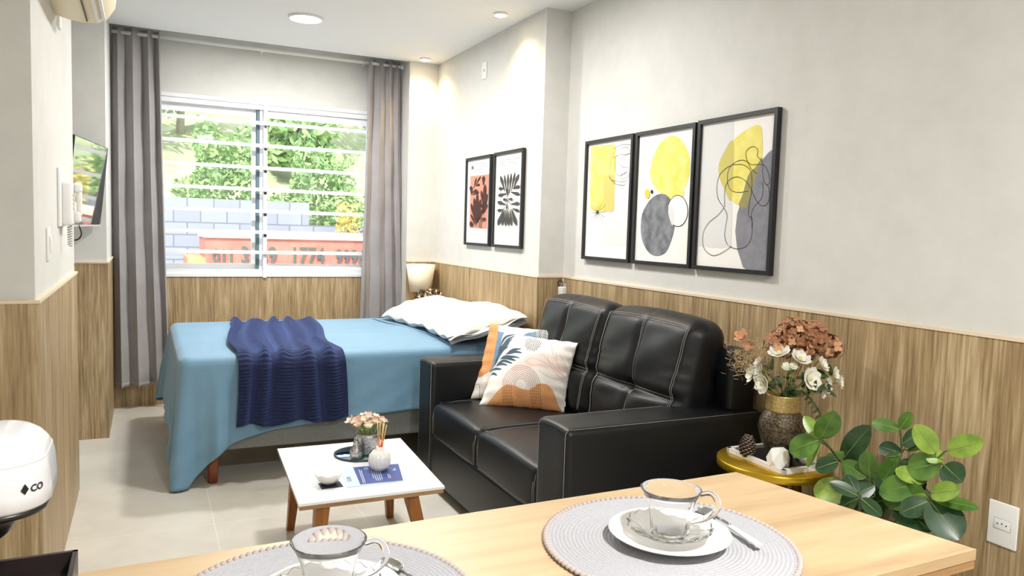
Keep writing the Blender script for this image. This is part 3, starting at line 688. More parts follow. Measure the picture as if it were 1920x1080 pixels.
def drape(a, t, off=0):
    (x, y), (nx, ny) = perim(a); hz = hem(a); drop = (BT - hz)
    rr = .045; s = t * drop
    if s < rr * PI / 2: o = rr * math.sin(s / rr) - rr; z = BT - rr * (1 - math.cos(s / rr))
    else: o = 0; z = BT - rr - (s - rr * PI / 2) * (drop - rr) / max(.01, drop - rr * PI / 2)
    k = max(0, (s - .05)) / .6; d1 = abs(a - AC1); d2 = abs(a - AC2)
    f = k * (.007 * math.sin(a * 15) + .006 * math.sin(a * 7 + 1) + .004 * math.sin(a * 31) + .005 * math.sin(9 * z + 6 * a))
    c1 = math.exp(-(d1 / .34) ** 2); c2 = math.exp(-(d2 / .34) ** 2)
    f += k * (c1 + c2) * (.032 * math.sin((a - AC1) * 32 + 1.2) + .012 * math.sin(a * 61)) + k * .012 + k * c2 * .03
    f += k * .06 * min(1, max(0, (a - AC1 - .1) / .5)) * (1 if a < AC2 else max(0, 1 - (a - AC2) / .3))
    f += .003 * math.sin(40 * z + 25 * a) * k
    return Vector((x + nx * (o + f + off), y + ny * (o + f + off), z + off * .3))
NA, NT_ = 420, 40
g = G(); vs = []; fs = []
for i in range(NA + 1):
    a = LT * i / NA
    for j in range(NT_ + 1): vs.append(drape(a, j / NT_))
for i in range(NA):
    for j in range(NT_): fs.append((i * (NT_ + 1) + j, i * (NT_ + 1) + j + 1, (i + 1) * (NT_ + 1) + j + 1, (i + 1) * (NT_ + 1) + j))
g.add(vs, fs)
def topz(x, y): return BT + .0035 * math.sin(9 * x + 2 * y) * math.sin(5 * y) + .002 * math.sin(23 * x - 7 * y)
rings = []; NR = 40
for q in range(NR + 1):
    t = (q / NR) ** .8; row = []
    for i in range(NA + 1):
        p = vs[i * (NT_ + 1)]; axx = min(BX1, max(BX0 + .75, p.x)); axy = (BY0 + BY1) / 2
        x = p.x + (axx - p.x) * t; y = p.y + (axy - p.y) * t
        row.append((x, y, topz(x, y) * min(1, q / 3) + BT * (1 - min(1, q / 3))))
    rings.append(row)
g = G(); allv = [tuple(p) for p in vs]; base_ = len(allv); allf = list(fs)
def rid(q, i): return i * (NT_ + 1) if q == 0 else base_ + (q - 1) * (NA + 1) + i
for q in range(1, NR + 1): allv += rings[q]
for q in range(NR):
    for i in range(NA): allf.append((rid(q, i), rid(q, i + 1), rid(q + 1, i + 1), rid(q + 1, i)))
g.add(allv, allf)
sheet = tag(g.build('bed_sheet', SHEET, solid=.004), 'light blue bed sheet draped over bed with one corner reaching the floor', 'bed sheet')
G().tube(spline([(1.66, BY1 - .05, BT + .004), (1.70, 5.75, BT + .007), (1.78, 5.3, BT + .007), (1.80, 4.95, BT + .007), (1.78, 4.56, BT + .002)], 12), .0055, 6).build('hem_fold', SHEET, sheet)
# pillows
def pillow(lab, c, L, W_, T, tilt, rz, seed, opening=False):
    r = np.random.RandomState(seed); ph = r.uniform(0, 6, 6)
    Mx = Matrix.Translation(c) @ Matrix.Rotation(rz, 4, 'Z') @ Matrix.Rotation(tilt, 4, 'Y')
    t = thing('pillow', lab, 'pillow', c, 'white pillows on the bed')
    def f(u, v, s):
        a, b = 2 * u - 1, 2 * v - 1
        h = (max(0, 1 - abs(a) ** 2.6) * max(0, 1 - abs(b) ** 2.6)) ** .5
        px_ = a * W_ / 2 * (1 - .05 * (1 - abs(b)) * 0 - .06 * b * b * 0 + .04 * abs(a * b)); py_ = b * L / 2 * (1 + .04 * abs(a * b))
        e_ = .010 * math.sin(9 * b + ph[0]) * abs(a) ** 3 + .008 * math.sin(12 * a + ph[1]) * abs(b) ** 3
        z = s * T / 2 * h + .008 * math.sin(7 * a + 5 * b + ph[2]) * h + e_ + .004 * math.sin(19 * b + 11 * a * a) * h
        return Mx @ Vector((px_, py_, z))
    g = G().grid(lambda u, v: f(u, v, 1), 46, 60).grid(lambda u, v: f(1 - u, v, -1), 46, 60); g.build('pillowcase', PILLOW, t)
    if opening:
        G().grid(lambda u, v: Mx @ (Vector(((2 * u - 1) * W_ / 2 * 1.03, -L / 2 - .01 - .05 * v, -.01 + .008 * math.sin(16 * u) + .012 * v * math.sin(9 * u)))), 30, 4).build('pillowcase_flap', PILLOW, t, solid=.003)
        G().grid(lambda u, v: Mx @ (Vector(((2 * u - 1) * W_ / 2, -L / 2 + .03 - .07 * v, -.02 - .02 * v + .006 * math.sin(13 * u)))), 30, 4).build('lining', PILLIN, t, solid=.003)
pillow('white pillow on the bed nearer the window, its end under the other pillow', (2.01, 5.66, .845), .74, .50, .17, R_(-13), R_(6), 1)
pillow('white pillow nearer the sofa on the bed, showing its open grey lined end', (2.03, 4.90, .868), .78, .54, .17, R_(-14), R_(-4), 2, True)
# navy throw
def throw_pt(u, v):
    """u across (left to right), v along from far edge of the top to the hanging hem"""
    x0 = .565 - .11 * min(1, v / .6); x1 = 1.20 - .14 * min(1, v / .6)
    LY = 6.0 - BY0 + .37; s = v * LY; ytop = 6.0 - BY0
    x = x0 + (x1 - x0) * u + .012 * math.sin(9 * v + 6 * u)
    if s > ytop: x += (-.01 + .03 * math.sin(6 * u)) * 0 + (s - ytop) * (-.02 if u < .5 else .05) * abs(u - .5) * 2
    cre = math.sin(u * 6.3 * 2 * PI * .75 + 1.2 * math.sin(3 * v)) 
    hh = .020 + (.016 * cre + .008 * math.sin(u * 41 + 5 * v)) * (1 if s < ytop else .8)
    rip = .0040 * math.sin(s * 2 * PI / .019 + .8 * math.sin(u * 20))
    rip *= (.55 + .45 * math.sin(u * 30))
    hh = max(.006, hh + rip)
    rr = .06
    dd = s - (ytop - rr)
    if dd <= 0: return Vector((x, 6.0 - s, BT + hh))
    if dd < rr * PI / 2:
        a = dd / rr; return Vector((x, BY0 + rr - (rr + hh + .022 * a / (PI / 2)) * math.sin(a) , BT - rr + (rr + hh) * math.cos(a)))
    z = BT - rr - (dd - rr * PI / 2); z += .012 * math.sin(u * 14) * (v > .985)
    return Vector((x, BY0 - hh - .022 - .02 * (BT - z), z))
th = tag(G().grid(throw_pt, 130, 420).build('throw_blanket', THROW, solid=.006), 'navy blue knitted throw blanket laid across the foot half of the bed', 'blanket')

# nightstand, lamp and dried posy
ns = thing('nightstand', 'wooden bedside table in the corner between bed and window', 'nightstand', (2.1, 6.29, 0))
G().box((1.93, 6.16, .70), (2.305, 6.43, .725)).build('top', TABLEWOOD, ns)
G().box((1.95, 6.18, .12), (2.295, 6.42, .70)).build('body', TABLEWOOD, ns)
for x in (1.97, 2.27):
    for y in (6.20, 6.40): G().tube([(x, y, 0), (x, y, .12)], .016, 10).build('leg', LEGWOOD, ns)
G().box((1.965, 6.172, .42), (2.28, 6.18, .67)).build('drawer', TABLEWOOD, ns)
lm = thing('table_lamp', 'bedside lamp with cream tapered shade on the nightstand', 'lamp', (2.155, 6.315, .725))
G().lathe((2.155, 6.315, .725), [(.06, 0), (.06, .012), (.014, .02), (.012, .24)], 24).build('base', CREAM, lm)
G().lathe((2.155, 6.315, .945), [(.092, 0), (.126, .235), (.123, .235), (.089, 0)], 40, closed=True).build('lamp_shade', mat('cream_lampshade', (240, 228, 204), .8), lm)
ps = thing('dried_posy', 'small bunch of dried brown and cream flowers beside the bedside lamp', 'flowers', (2.14, 6.19, .725))
G().lathe((2.2, 6.22, .725), [(.022, 0), (.028, .06), (.022, .09), (.019, .09), (.024, .06), (.018, .006)], 20).build('pot', CERAM, ps)
DRY = [mat('dried_cream_petal', (232, 218, 190), .9), mat('dried_brown_leaf', (78, 56, 36), .9)]
for mi, n_ in ((0, 170), (1, 200)):
    g = G()
    for k in range(n_):
        d = Vector(rs.normal(size=3)).normalized(); d.z = abs(d.z)
        p = Vector((2.2, 6.20, .87)) + Vector((d.x * .135, d.y * .05, d.z * .125)) * rs.uniform(.45, 1)
        a = Vector(rs.normal(size=3)).normalized() * .017; b = a.cross(Vector(rs.normal(size=3))).normalized() * .008
        g.add([p - a, p + b, p + a, p - b], [(0, 1, 2, 3)], 0, False)
        if k % 6 == 0: g.tube([(2.2, 6.22, .80), p], .0012, 4)
    g.build(('petals', 'leaves')[mi], DRY[mi], ps)

# ---------------------------------------------------------------- sofa
SX0, SX1 = 1.465, 2.475; SZ = .73
sf = thing('sofa', 'black leather two seat sofa with pale double stitching against panelled wall', 'sofa', (1.97, 3.40, 0))
SM = [LEATHER, STITCH]
def stitch(g, pts, gap=.011, m=1, nrm_=(0, 0, 1), r=.0013):
    pts = [Vector(p) for p in pts]; N_ = Vector(nrm_)
    for s_ in (-.5, .5):
        Q_ = []
        for i, p in enumerate(pts):
            t = (pts[min(i + 1, len(pts) - 1)] - pts[max(i - 1, 0)]).normalized(); Q_.append(p + t.cross(N_).normalized() * gap * s_)
        g.tube(Q_, r, 5, m)
for y0, y1, nm in ((2.51, 2.765, 'near'), (4.06, 4.295, 'far')):
    g = G(); g.rbox(((SX0 + SX1) / 2, (y0 + y1) / 2, (SZ + .04) / 2), (SX1 - SX0, y1 - y0, SZ - .04), .028, 4, inner=4, fn=lambda p, h=(SZ - .04) / 2: (p.x, p.y, p.z + (.010 * (1 - (p.y / .13) ** 2) if p.z > h * .5 else 0)))
    yo = y0 if nm == 'near' else y1
    for yy in ((y0, y1)):
        sg = -1 if yy == y0 else 1; yi = yy - sg * .018
        stitch(g, [(SX0 + .03, yi, SZ - .0), (SX1 - .02, yi, SZ - .0)], .012)
        stitch(g, [(SX0 + .002, yi - sg*.006, SZ - .04), (SX0 + .002, yi - sg*.006, .06)], .012, nrm_=(1, 0, 0))
        g.tube(spline([(SX0 + .002, yi, SZ - .04), (SX0 + .006, yi, SZ - .012), (SX0 + .03, yi, SZ + .001)], 5), .002, 5, 1)
    g.build('armrest', SM, sf)
G().rbox((1.90, 3.41, .19), (.86, 1.31, .26), .02, 3).build('seat_base', LEATHER, sf)
for y0, y1 in ((2.765, 3.415), (3.415, 4.06)):
    yc = (y0 + y1) / 2; wy = y1 - y0 - .004
    def fn(p, wy=wy):
        q = 1 - (2 * p.y / wy) ** 2; dz = .022 * max(0, q) ** .7 * (1 if p.z > 0 else 0) * (1 - max(0, (-p.x - .2) / .3) ** 2 * .6)
        dx = -.012 * max(0, q) * (p.x < -.3) * (1 - (2 * p.z / .2) ** 2 * .8)
        return (p.x + dx, p.y, p.z + dz + .0015 * math.sin(20 * p.x + 13 * p.y))
    g = G().rbox((1.80, yc, .400), (.66, wy, .205), .04, 5, fn=fn, inner=14)
    zt = .5035
    pts = [Vector((1.497, yc + wy * (k / 24 - .5) * .93, 0)) for k in range(25)]
    for dx, dz in ((0, -.010), (.016, .001)):
        g.tube([(p.x + dx, p.y, zt + dz + .019 * max(0, 1 - (2 * (p.y - yc) / wy) ** 2) ** .7 * .55) for p in pts], .0013, 5, 1)
    for sy in (-1, 1):
        yy = yc + sy * (wy / 2 - .022)
        g.tube([(1.500, yy, .50), (1.62, yy, .508), (1.95, yy, .510), (2.05, yy, .510)], .0013, 5, 1)
        g.tube([(1.478, yy + sy * .006, .475), (1.470, yy + sy * .006, .42), (1.472, yy + sy * .006, .33)], .0013, 5, 1)
        g.tube([(1.478, yy - sy * .004, .475), (1.468, yy - sy * .004, .42), (1.470, yy - sy * .004, .33)], .0013, 5, 1)
    g.build('seat_cushion', SM, sf)
# back frame and back cushions
G().rbox((2.40, 3.40, .53), (.15, 1.66, .94), .03, 4).build('back_frame', LEATHER, sf)
for k_, (y0, y1) in enumerate(((2.66, 3.395), (3.395, 4.09))):
    yc = (y0 + y1) / 2; wy = y1 - y0; hz = .64; th_ = .21; tilt = R_(11)
    def fn(p, wy=wy, hz=hz, k_=k_):
        a = 2 * p.y / wy; b = 2 * p.z / hz; front = p.x < 0
        puff = max(0, 1 - abs(a) ** 3) ** .6 * max(0, 1 - abs(b) ** 3) ** .6
        d = 0
        fk = min(1, max(0, -p.x / (th_ / 2) * 1.15))
        if front:
            # cross seams (one horizontal, one vertical) with pull-in at the middle
            bs = b + .18
            d = .055 * puff - .030 * math.exp(-(bs / .07) ** 2) * max(0, 1 - abs(a) ** 8) - .024 * math.exp(-((a) / .06) ** 2) * puff - .018 * math.exp(-(a * a + bs * bs) / .06)
            d += .0040 * math.sin(9 * b + 5 * a + k_) * puff + .0024 * math.sin(34 * b + 6 * math.sin(4 * b)) * max(0, a - .35) * puff * 1.5 + .003 * math.sin(6 * a - 7 * b + 2 * k_) * puff + .0022 * math.sin(26 * b + 4 * a + 3 * math.sin(5 * b)) * max(0, abs(a) - .55) * 2.2
            d -= .010 * math.exp(-((abs(a) - .93) / .05) ** 2) * max(0, 1 - abs(b) ** 6)
        d *= fk
        z = p.z + .020 * (1 - a * a) * max(0, b) ** 6 - .018 * abs(a) ** 6 * max(0, b) ** 2
        x = p.x - d
        if b > 0: x *= (1 - .10 * b)
        return (x * math.cos(tilt) + z * math.sin(tilt), p.y * (1 + .025 * b), -x * math.sin(tilt) + z * math.cos(tilt))
    g = G().rbox((2.245, yc, .80), (th_, wy - .004, hz), .075, 6, fn=fn, inner=46)
    def sp(a, b, off=.003):
        bs = b + .18; puff = max(0, 1 - abs(a) ** 3) ** .6 * max(0, 1 - abs(b) ** 3) ** .6
        v_ = fn(Vector((-th_ / 2 - off, a * wy / 2, b * hz / 2))); return Vector(v_) + Vector((2.245, yc, .80))
    for dd in (-.014, .014):
        g.tube([sp(-.88 + 1.76 * k / 40, -.18 + dd * 1.8, .005) for k in range(41)], .0011, 5, 1)
        g.tube([sp(dd * 1.2 - .03 * math.sin(PI * k / 40), -.85 + 1.7 * k / 40, .006) for k in range(41)], .0011, 5, 1)
        for sy in (-1, 1): g.tube([sp(sy * .86 + dd * .8, -.85 + 1.72 * k / 40, .004) for k in range(41)], .0014, 5, 1)
        g.tube([sp(-.85 + 1.7 * k / 40,   .86 + dd, .004) for k in range(41)], .0013, 5, 1)
    g.build('back_cushion', SM, sf)
for x in (1.53, 2.40):
    for y in (2.60, 4.2): G().box((x - .025, y - .025, 0), (x + .025, y + .025, .042)).build('foot', BLACK, sf)
G().box((1.56, 2.75, .02), (2.44, 4.08, .06)).build('underside', BLACK, sf)

# ---------------------------------------------------------------- cushions with printed fronts
CUSH = m_attr('printed_cushion_cloth', .85, .0008)
def inpoly(X, Y, poly):
    c = np.zeros(X.shape, bool); n = len(poly); j = n - 1
    for i in range(n):
        xi, yi = poly[i][:2]; xj, yj = poly[j][:2]
        hit = ((yi > Y) != (yj > Y)) & (X < (xj - xi) * (Y - yi) / (yj - yi + 1e-12) + xi); c ^= hit; j = i
    return c
def sdist(X, Y, pts):
    d = np.full(X.shape, 1e9)
    for (x0, y0), (x1, y1) in zip(pts[:-1], pts[1:]):
        L = (x1 - x0) ** 2 + (y1 - y0) ** 2 + 1e-9; t = np.clip(((X - x0) * (x1 - x0) + (Y - y0) * (y1 - y0)) / L, 0, 1)
        d = np.minimum(d, np.hypot(X - x0 - t * (x1 - x0), Y - y0 - t * (y1 - y0)))
    return d
def sp2(pts, n=8, closed=False): return [(p.x, p.y) for p in spline([(*p, 0) for p in pts], n, closed)]
def cushion(lab, BL, BR, TR, TL, T, quad, paint, seed, N=290, tagpos=None):
    BL, BR, TR, TL = map(Vector, (BL, BR, TR, TL)); nn = (BR - BL).cross(TL - BL).normalized()
    if nn.x > 0: nn = -nn
    ph = np.random.RandomState(seed).uniform(0, 6, 6)
    def P(u, v, s):
        a, b = 2 * u - 1, 2 * v - 1; h = (max(0, 1 - abs(a) ** 2.3) * max(0, 1 - abs(b) ** 2.3)) ** .55
        # sides draw in between the pointed corners
        uu = .5 + a / 2 * (1 - .05 * (1 - b * b)); vv = .5 + b / 2 * (1 - .045 * (1 - a * a))
        base = BL * (1 - uu) * (1 - vv) + BR * uu * (1 - vv) + TR * uu * vv + TL * (1 - uu) * vv
        wr = .003 * math.sin(16 * a + 7 * b + ph[0]) * h + .004 * math.sin(21 * b + ph[1]) * abs(a) ** 4 + .004 * math.sin(19 * a + ph[2]) * abs(b) ** 4
        return base + nn * (s * T / 2 * h + wr)
    me_v = [P(i / N, j / N, 1) for j in range(N + 1) for i in range(N + 1)]
    U, V = np.meshgrid(np.arange(N + 1) / N, np.arange(N + 1) / N)
    H = homog([(0, 0), (1, 0), (1, 1), (0, 1)], [quad[3], quad[2], quad[1], quad[0]])
    den = H[2, 0] * U + H[2, 1] * V + 1; X = (H[0, 0] * U + H[0, 1] * V + H[0, 2]) / den; Y = (H[1, 0] * U + H[1, 1] * V + H[1, 2]) / den
    C = np.ones((N + 1, N + 1, 4)); C[..., :3] = lin((240, 234, 226)); paint(C, X, Y)
    t = thing('throw_cushion', lab, 'cushion', tuple((BL + BR) / 2), 'printed cushions on the sofa')
    g = G(); fs = [(j * (N + 1) + i, j * (N + 1) + i + 1, (j + 1) * (N + 1) + i + 1, (j + 1) * (N + 1) + i) for j in range(N) for i in range(N)]
    g.add(me_v, fs); g.build('front', CUSH, t, attr=C.reshape(-1, 4))
    G().grid(lambda u, v: P(1 - u, v, -1), 40, 40).build('back', mat('plain_cushion_back', (232, 226, 216), .85), t)
    if tagpos: u, v = tagpos; p = P(u, v, 0); G().box(p - Vector((.003, .012, .014)), p + Vector((.003, .012, .014))).build('care_tag', PAPER, t)
def setc(C, m, rgb): C[m, :3] = lin(rgb)
def paint_front(C, X, Y):
    org = sp2([(255, 965), (330, 880), (400, 815), (470, 790), (540, 800), (600, 825), (660, 835), (710, 815), (750, 780), (800, 765), (850, 780), (890, 840), (910, 920), (915, 1010), (660, 1040), (380, 1010)], 8, True)
    blush = sp2([(640, 540), (700, 505), (800, 500), (860, 510), (960, 545), (990, 600), (940, 660), (860, 650), (760, 620), (560, 660), (500, 640), (560, 590)], 8, True)
    setc(C, inpoly(X, Y, blush), (236, 216, 206)); setc(C, inpoly(X, Y, org), (222, 160, 104))
    c = (598, 790)
    for k in range(8):
        r = 175 - k * 17; rr = np.hypot(X - c[0], (Y - c[1]) * 1.0); ring = (np.abs(rr - r) < 2.6) & (Y < c[1] + 10)
        setc(C, ring & ~inpoly(X, Y, org), (170, 120, 120)); setc(C, ring & inpoly(X, Y, org), (130, 90, 60))
        for sg in (-1, 1):
            if k < 6: setc(C, (np.abs(X - (c[0] + sg * r + (Y - c[1]) * -.03)) < 2.6) & (Y > c[1]) & (Y < 985) & ((Y % 26) < 19), (120, 76, 44))
        if k > 3: setc(C, (np.abs(np.hypot(X - c[0], (Y - 790) * 1.0) - r) < 2.2) & (Y > c[1]), (190, 128, 84))
    # palm fronds at the left edge
    slate = (64, 84, 102)
    frond = [((275, 600), (400, 370), (530, 310)), ((280, 615), (420, 400), (520, 335)), ((285, 620), (400, 440), (500, 365)), ((285, 625), (400, 470), (470, 400)), ((300, 560), (380, 480), (460, 435)), ((440, 510), (500, 475), (590, 460)), ((450, 505), (530, 490), (600, 495)),
             ((385, 545), (450, 525), (580, 545)), ((380, 540), (470, 545), (545, 570)), ((340, 580), (420, 565), (510, 590)), ((320, 600), (390, 590), (460, 608)), ((280, 630), (330, 625), (400, 640)), ((280, 670), (310, 665), (352, 690)), ((300, 600), (330, 500), (420, 390))]
    for q in frond:
        pts = sp2(q, 10); n = len(pts)
        for i, (a, b) in enumerate(zip(pts[:-1], pts[1:])):
            w_ = 11 * math.sin(PI * min(.97, (i + .5) / n)) + 1.5; setc(C, sdist(X, Y, [a, b]) < w_, slate)
    # dotted disc
    for k in range(70):
        r = 72 * math.sqrt((k + .5) / 70); a = k * 2.39996; setc(C, np.hypot(X - (698 + r * math.cos(a)), (Y - (412 + r * .9 * math.sin(a)))) < 5.2, (40, 44, 54))
    for q in [[(870, 350), (858, 420), (880, 500), (900, 550)], [(780, 500), (850, 560), (900, 610), (975, 680)], [(900, 480), (915, 560), (950, 640), (985, 680)], [(830, 530), (890, 640), (960, 700)], [(980, 560), (1000, 620), (985, 680)], [(930, 500), (990, 580), (1000, 660)],
              [(640, 575), (700, 545), (770, 560), (850, 600), (940, 650)], [(640, 575), (700, 605), (780, 600), (850, 620)], [(760, 650), (850, 700), (930, 710)]]:
        setc(C, sdist(X, Y, sp2(q, 8)) < 1.9, (196, 170, 164))
def paint_back(C, X, Y):
    setc(C, inpoly(X, Y, [(350, 260), (600, 330), (760, 290), (740, 700), (270, 640), (330, 420)]), (118, 146, 172))
    setc(C, inpoly(X, Y, sp2([(345, 215), (420, 230), (560, 290), (640, 330), (560, 325), (420, 300), (350, 280)], 6, True)), (240, 234, 226))
    setc(C, inpoly(X, Y, sp2([(240, 190), (345, 200), (350, 300), (330, 430), (300, 600), (225, 655), (140, 672), (110, 600), (180, 440), (230, 300)], 6, True)), (222, 156, 100))
    setc(C, inpoly(X, Y, [(740, 250), (960, 250), (960, 400), (740, 400)]) & (((X // 9 + Y // 9) % 2) == 0), (40, 46, 70))
    setc(C, inpoly(X, Y, [(740, 250), (960, 250), (960, 400), (740, 400)]) & (((X // 9 + Y // 9) % 2) == 1), (225, 225, 225))
    setc(C, sdist(X, Y, sp2([(110, 740), (150, 745), (165, 800), (160, 900)], 8)) < 2.5, (90, 80, 76))
cushion('square cushion with palm frond, dotted disc and orange wave print, in front on the sofa', (1.68, 3.87, .515), (2.05, 3.555, .520), (2.105, 3.53, .905), (1.90, 4.04, .902), .15, [(400, 290), (1045, 365), (955, 990), (170, 955)], paint_front, 4, tagpos=(.99, .12))
cushion('cushion with orange, blue and white print leaning behind the palm frond cushion', (1.70, 4.04, .515), (2.04, 3.80, .52), (2.17, 3.87, .925), (1.86, 4.15, .94), .13, [(255, 215), (925, 300), (850, 900), (50, 870)], paint_back, 6, N=150, tagpos=(.0, .42))

# ---------------------------------------------------------------- coffee table and what is on it
ct = thing('coffee_table', 'white topped coffee table with splayed wooden legs in front of sofa', 'table', (.86, 3.38, 0))
TQ = [(.536, 2.985), (1.145, 2.98), (1.192, 3.765), (.574, 3.78)]
def quadslab(Q_, z0, z1): return G().add([(x, y, z0) for x, y in Q_] + [(x, y, z1) for x, y in Q_], [(3, 2, 1, 0), (4, 5, 6, 7), (0, 1, 5, 4), (1, 2, 6, 5), (2, 3, 7, 6), (3, 0, 4, 7)], 0, False)
quadslab(TQ, .390, .401).build('top', GLOSSW, ct)
quadslab([(x + (-.004 if x > .9 else .004), y + (-.004 if y > 3.4 else .004)) for x, y in TQ], .372, .390).build('top_edge', EDGEWOOD, ct)
for (tx, ty), (fx, fy) in (((.635, 3.03), (.60, 2.99)), ((1.01, 3.04), (1.10, 3.0)), ((.655, 3.68), (.632, 3.745)), ((1.10, 3.68), (1.13, 3.725))):
    g = G(); a, b = .028, .017
    g.add([(fx - b, fy - b, 0), (fx + b, fy - b, 0), (fx + b, fy + b, 0), (fx - b, fy + b, 0), (tx - a, ty - a, .372), (tx + a, ty - a, .372), (tx + a, ty + a, .372), (tx - a, ty + a, .372)], [(3, 2, 1, 0), (4, 5, 6, 7), (0, 1, 5, 4), (1, 2, 6, 5), (2, 3, 7, 6), (3, 0, 4, 7)], 0, False)
    g.build('leg', LEGWOOD, ct)
Z = .401
mt = thing('mirror_tray', 'round mirrored tray under the silver vase on the coffee table', 'tray', (.925, 3.55, Z))
G().lathe((.925, 3.55, Z), [(.118, 0), (.122, .003), (.118, .007), (.0, .007)], 48).build('mirror', MIRROR, mt)
G().lathe((.925, 3.55, Z), [(.117, .0), (.124, .0), (.124, .009), (.117, .009)], 48, closed=True).build('rim', mat('dark_tray_rim', (70, 84, 92), .3, .6), mt)
sv = tag(G().lathe((.955, 3.53, Z + .0075), [(.03, 0), (.045, .004), (.052, .03), (.058, .085), (.060, .105), (.056, .105), (.052, .08), (.045, .02), (.0, .01)], 40, fn=lambda r, z, a: (r * (1 + .05 * math.sin(a * 14) * math.sin(z * 220)), z)).build('silver_vase', SILVER), 'silver mosaic vase holding pink blossoms on the coffee table', 'vase')
fg = thing('silver_figurine', 'small silver textured figurine beside the silver vase', 'figurine', (.885, 3.47, Z))
G().lathe((.885, 3.47, Z + .0095), [(.0, 0), (.024, .002), (.030, .02), (.026, .045), (.016, .06), (.014, .066)], 20, fn=lambda r, z, a: (r * (1 + .08 * math.sin(a * 7 + z * 300)), z)).build('body', SILVER, fg)
G().sphere((.885, 3.47, Z + .082), (.015, .015, .018), seg=14).tube([(.880, 3.47, Z + .095), (.874, 3.47, Z + .11)], [.005, .001], 6).tube([(.891, 3.47, Z + .095), (.896, 3.47, Z + .11)], [.005, .001], 6).build('head', SILVER, fg)
def petalflower(g, c, r, nrm_, n=6, m=0, cup=.5, layers=2):
    c = Vector(c); N_ = Vector(nrm_).normalized(); t1 = N_.orthogonal().normalized(); t2 = N_.cross(t1)
    for L in range(layers):
        rr = r * (1 - .35 * L); cu = cup + .35 * L
        for k in range(n):
            a = 2 * PI * (k + .5 * L) / n + rs.uniform(-.15, .15); d = t1 * math.cos(a) + t2 * math.sin(a); s_ = N_.cross(d); w_ = rr * .55
            p = [c, c + d * rr * .45 + s_ * w_ * .8 + N_ * rr * cu * .25, c + d * rr * .9 + s_ * w_ * .6 + N_ * rr * cu * .75, c + d * rr * 1.05 + N_ * rr * cu, c + d * rr * .9 - s_ * w_ * .6 + N_ * rr * cu * .75, c + d * rr * .45 - s_ * w_ * .8 + N_ * rr * cu * .25, c + d * rr * .5 + N_ * rr * cu * .18]
            g.add(p, [(0, 1, 6), (1, 2, 6), (2, 3, 6), (3, 4, 6), (4, 5, 6), (5, 0, 6)], m)
def leaf(g, base, d, up, L, W_, m=0, bend=.25, fold=.18, nseg=8, petiole=0, rnd=.8, rib=None):
    d = Vector(d).normalized(); up = (Vector(up) - d * Vector(up).dot(d)).normalized(); s_ = d.cross(up); base = Vector(base); vs = []
    if petiole: g.tube([base, base + d * petiole], .0022, 5, m); base = base + d * petiole
    for i in range(nseg + 1):
        t = i / nseg; w_ = W_ / 2 * (math.sin(PI * min(1, t ** rnd * .97 + .03)) ** .52) if 0 < i < nseg else W_ * .05
        c = base + d * L * t - up * bend * L * t * t
        vs += [c + s_ * w_ + up * w_ * fold, c + s_ * w_ * .5 + up * w_ * fold * .35, c, c - s_ * w_ * .5 + up * w_ * fold * .35, c - s_ * w_ + up * w_ * fold]
    fs = [(5 * i + j, 5 * i + j + 1, 5 * i + j + 6, 5 * i + j + 5) for i in range(nseg) for j in range(4)]
    g.add(vs, fs, m)
    if rib is not None: g.tube([Vector(vs[5 * i + 2]) + up * .0006 for i in range(nseg)], [.0012 * (1.2 - i / nseg) for i in range(nseg)], 4, rib)
pk = thing('pink_blossom_bunch', 'bunch of pale pink blossoms in the silver vase', 'flowers', (.955, 3.53, Z + .10))
PINK = [mat('pale_pink_petal', (238, 206, 190), .8), mat('cream_petal', (244, 228, 206), .8)]; LGR = mat('fresh_leaf_green', (150, 176, 84), .7)
g = G()
for k in range(22): 
    a = k * 2.4; r = .075 * math.sqrt(k / 22); p = Vector((.955 + 1.15 * r * math.cos(a) - .005, 3.53 + r * math.sin(a), Z + .15 + .035 * (1 - (r / .09) ** 2) + rs.uniform(-.012, .012)))
    G_ = G(); nr = (p - Vector((.955, 3.53, Z + .09))).normalized(); petalflower(G_, p, rs.uniform(.016, .026), nr, 6, 0, .7, 3); G_.sphere(p, .010, seg=8, rings=5)
    G_.build('blossom', PINK[k % 2], pk); g.tube([(.955, 3.53, Z + .06), p], .0013, 4)
for k in range(16):
    a = rs.uniform(0, 6.28); leaf(g, (.955 + .04 * math.cos(a), 3.53 + .04 * math.sin(a), Z + .13), (math.cos(a), math.sin(a), .8), (0, 0, 1), .05, .018)
g.build('greenery', LGR, pk)
df = thing('reed_diffuser', 'white ribbed round diffuser bottle with reeds on the leaflet', 'reed diffuser', (.945, 3.285, Z))
G().lathe((.945, 3.285, Z + .0035), [(.0, 0), (.030, .0), (.046, .022), (.050, .045), (.046, .068), (.030, .088), (.017, .096), (.016, .106), (.012, .106), (.012, .09)], 96, fn=lambda r, z, a: (r * (1 + (.035 if r > .02 else 0) * math.sin(a * 16 + z * 60)), z)).build('bottle', CERAM, df)
REED = mat('orange_reed', (226, 110, 40), .6); REEDL = mat('pale_reed', (238, 200, 130), .6)
for k, (dx, dy) in enumerate(((-.008, .004), (.004, .006), (.012, 0), (.018, .003), (.022, -.004))):
    b = Vector((.945 + dx * .3, 3.285 + dy * .3, Z + .085)); tp = Vector((.945 + dx * 1.2, 3.285 + dy * 3, Z + .225 - .004 * k)); md = b.lerp(tp, .45)
    G().tube([b, md], .0022, 6, 0).tube([md, tp], .0022, 6, 1).build('reed', [REED, REEDL], df)
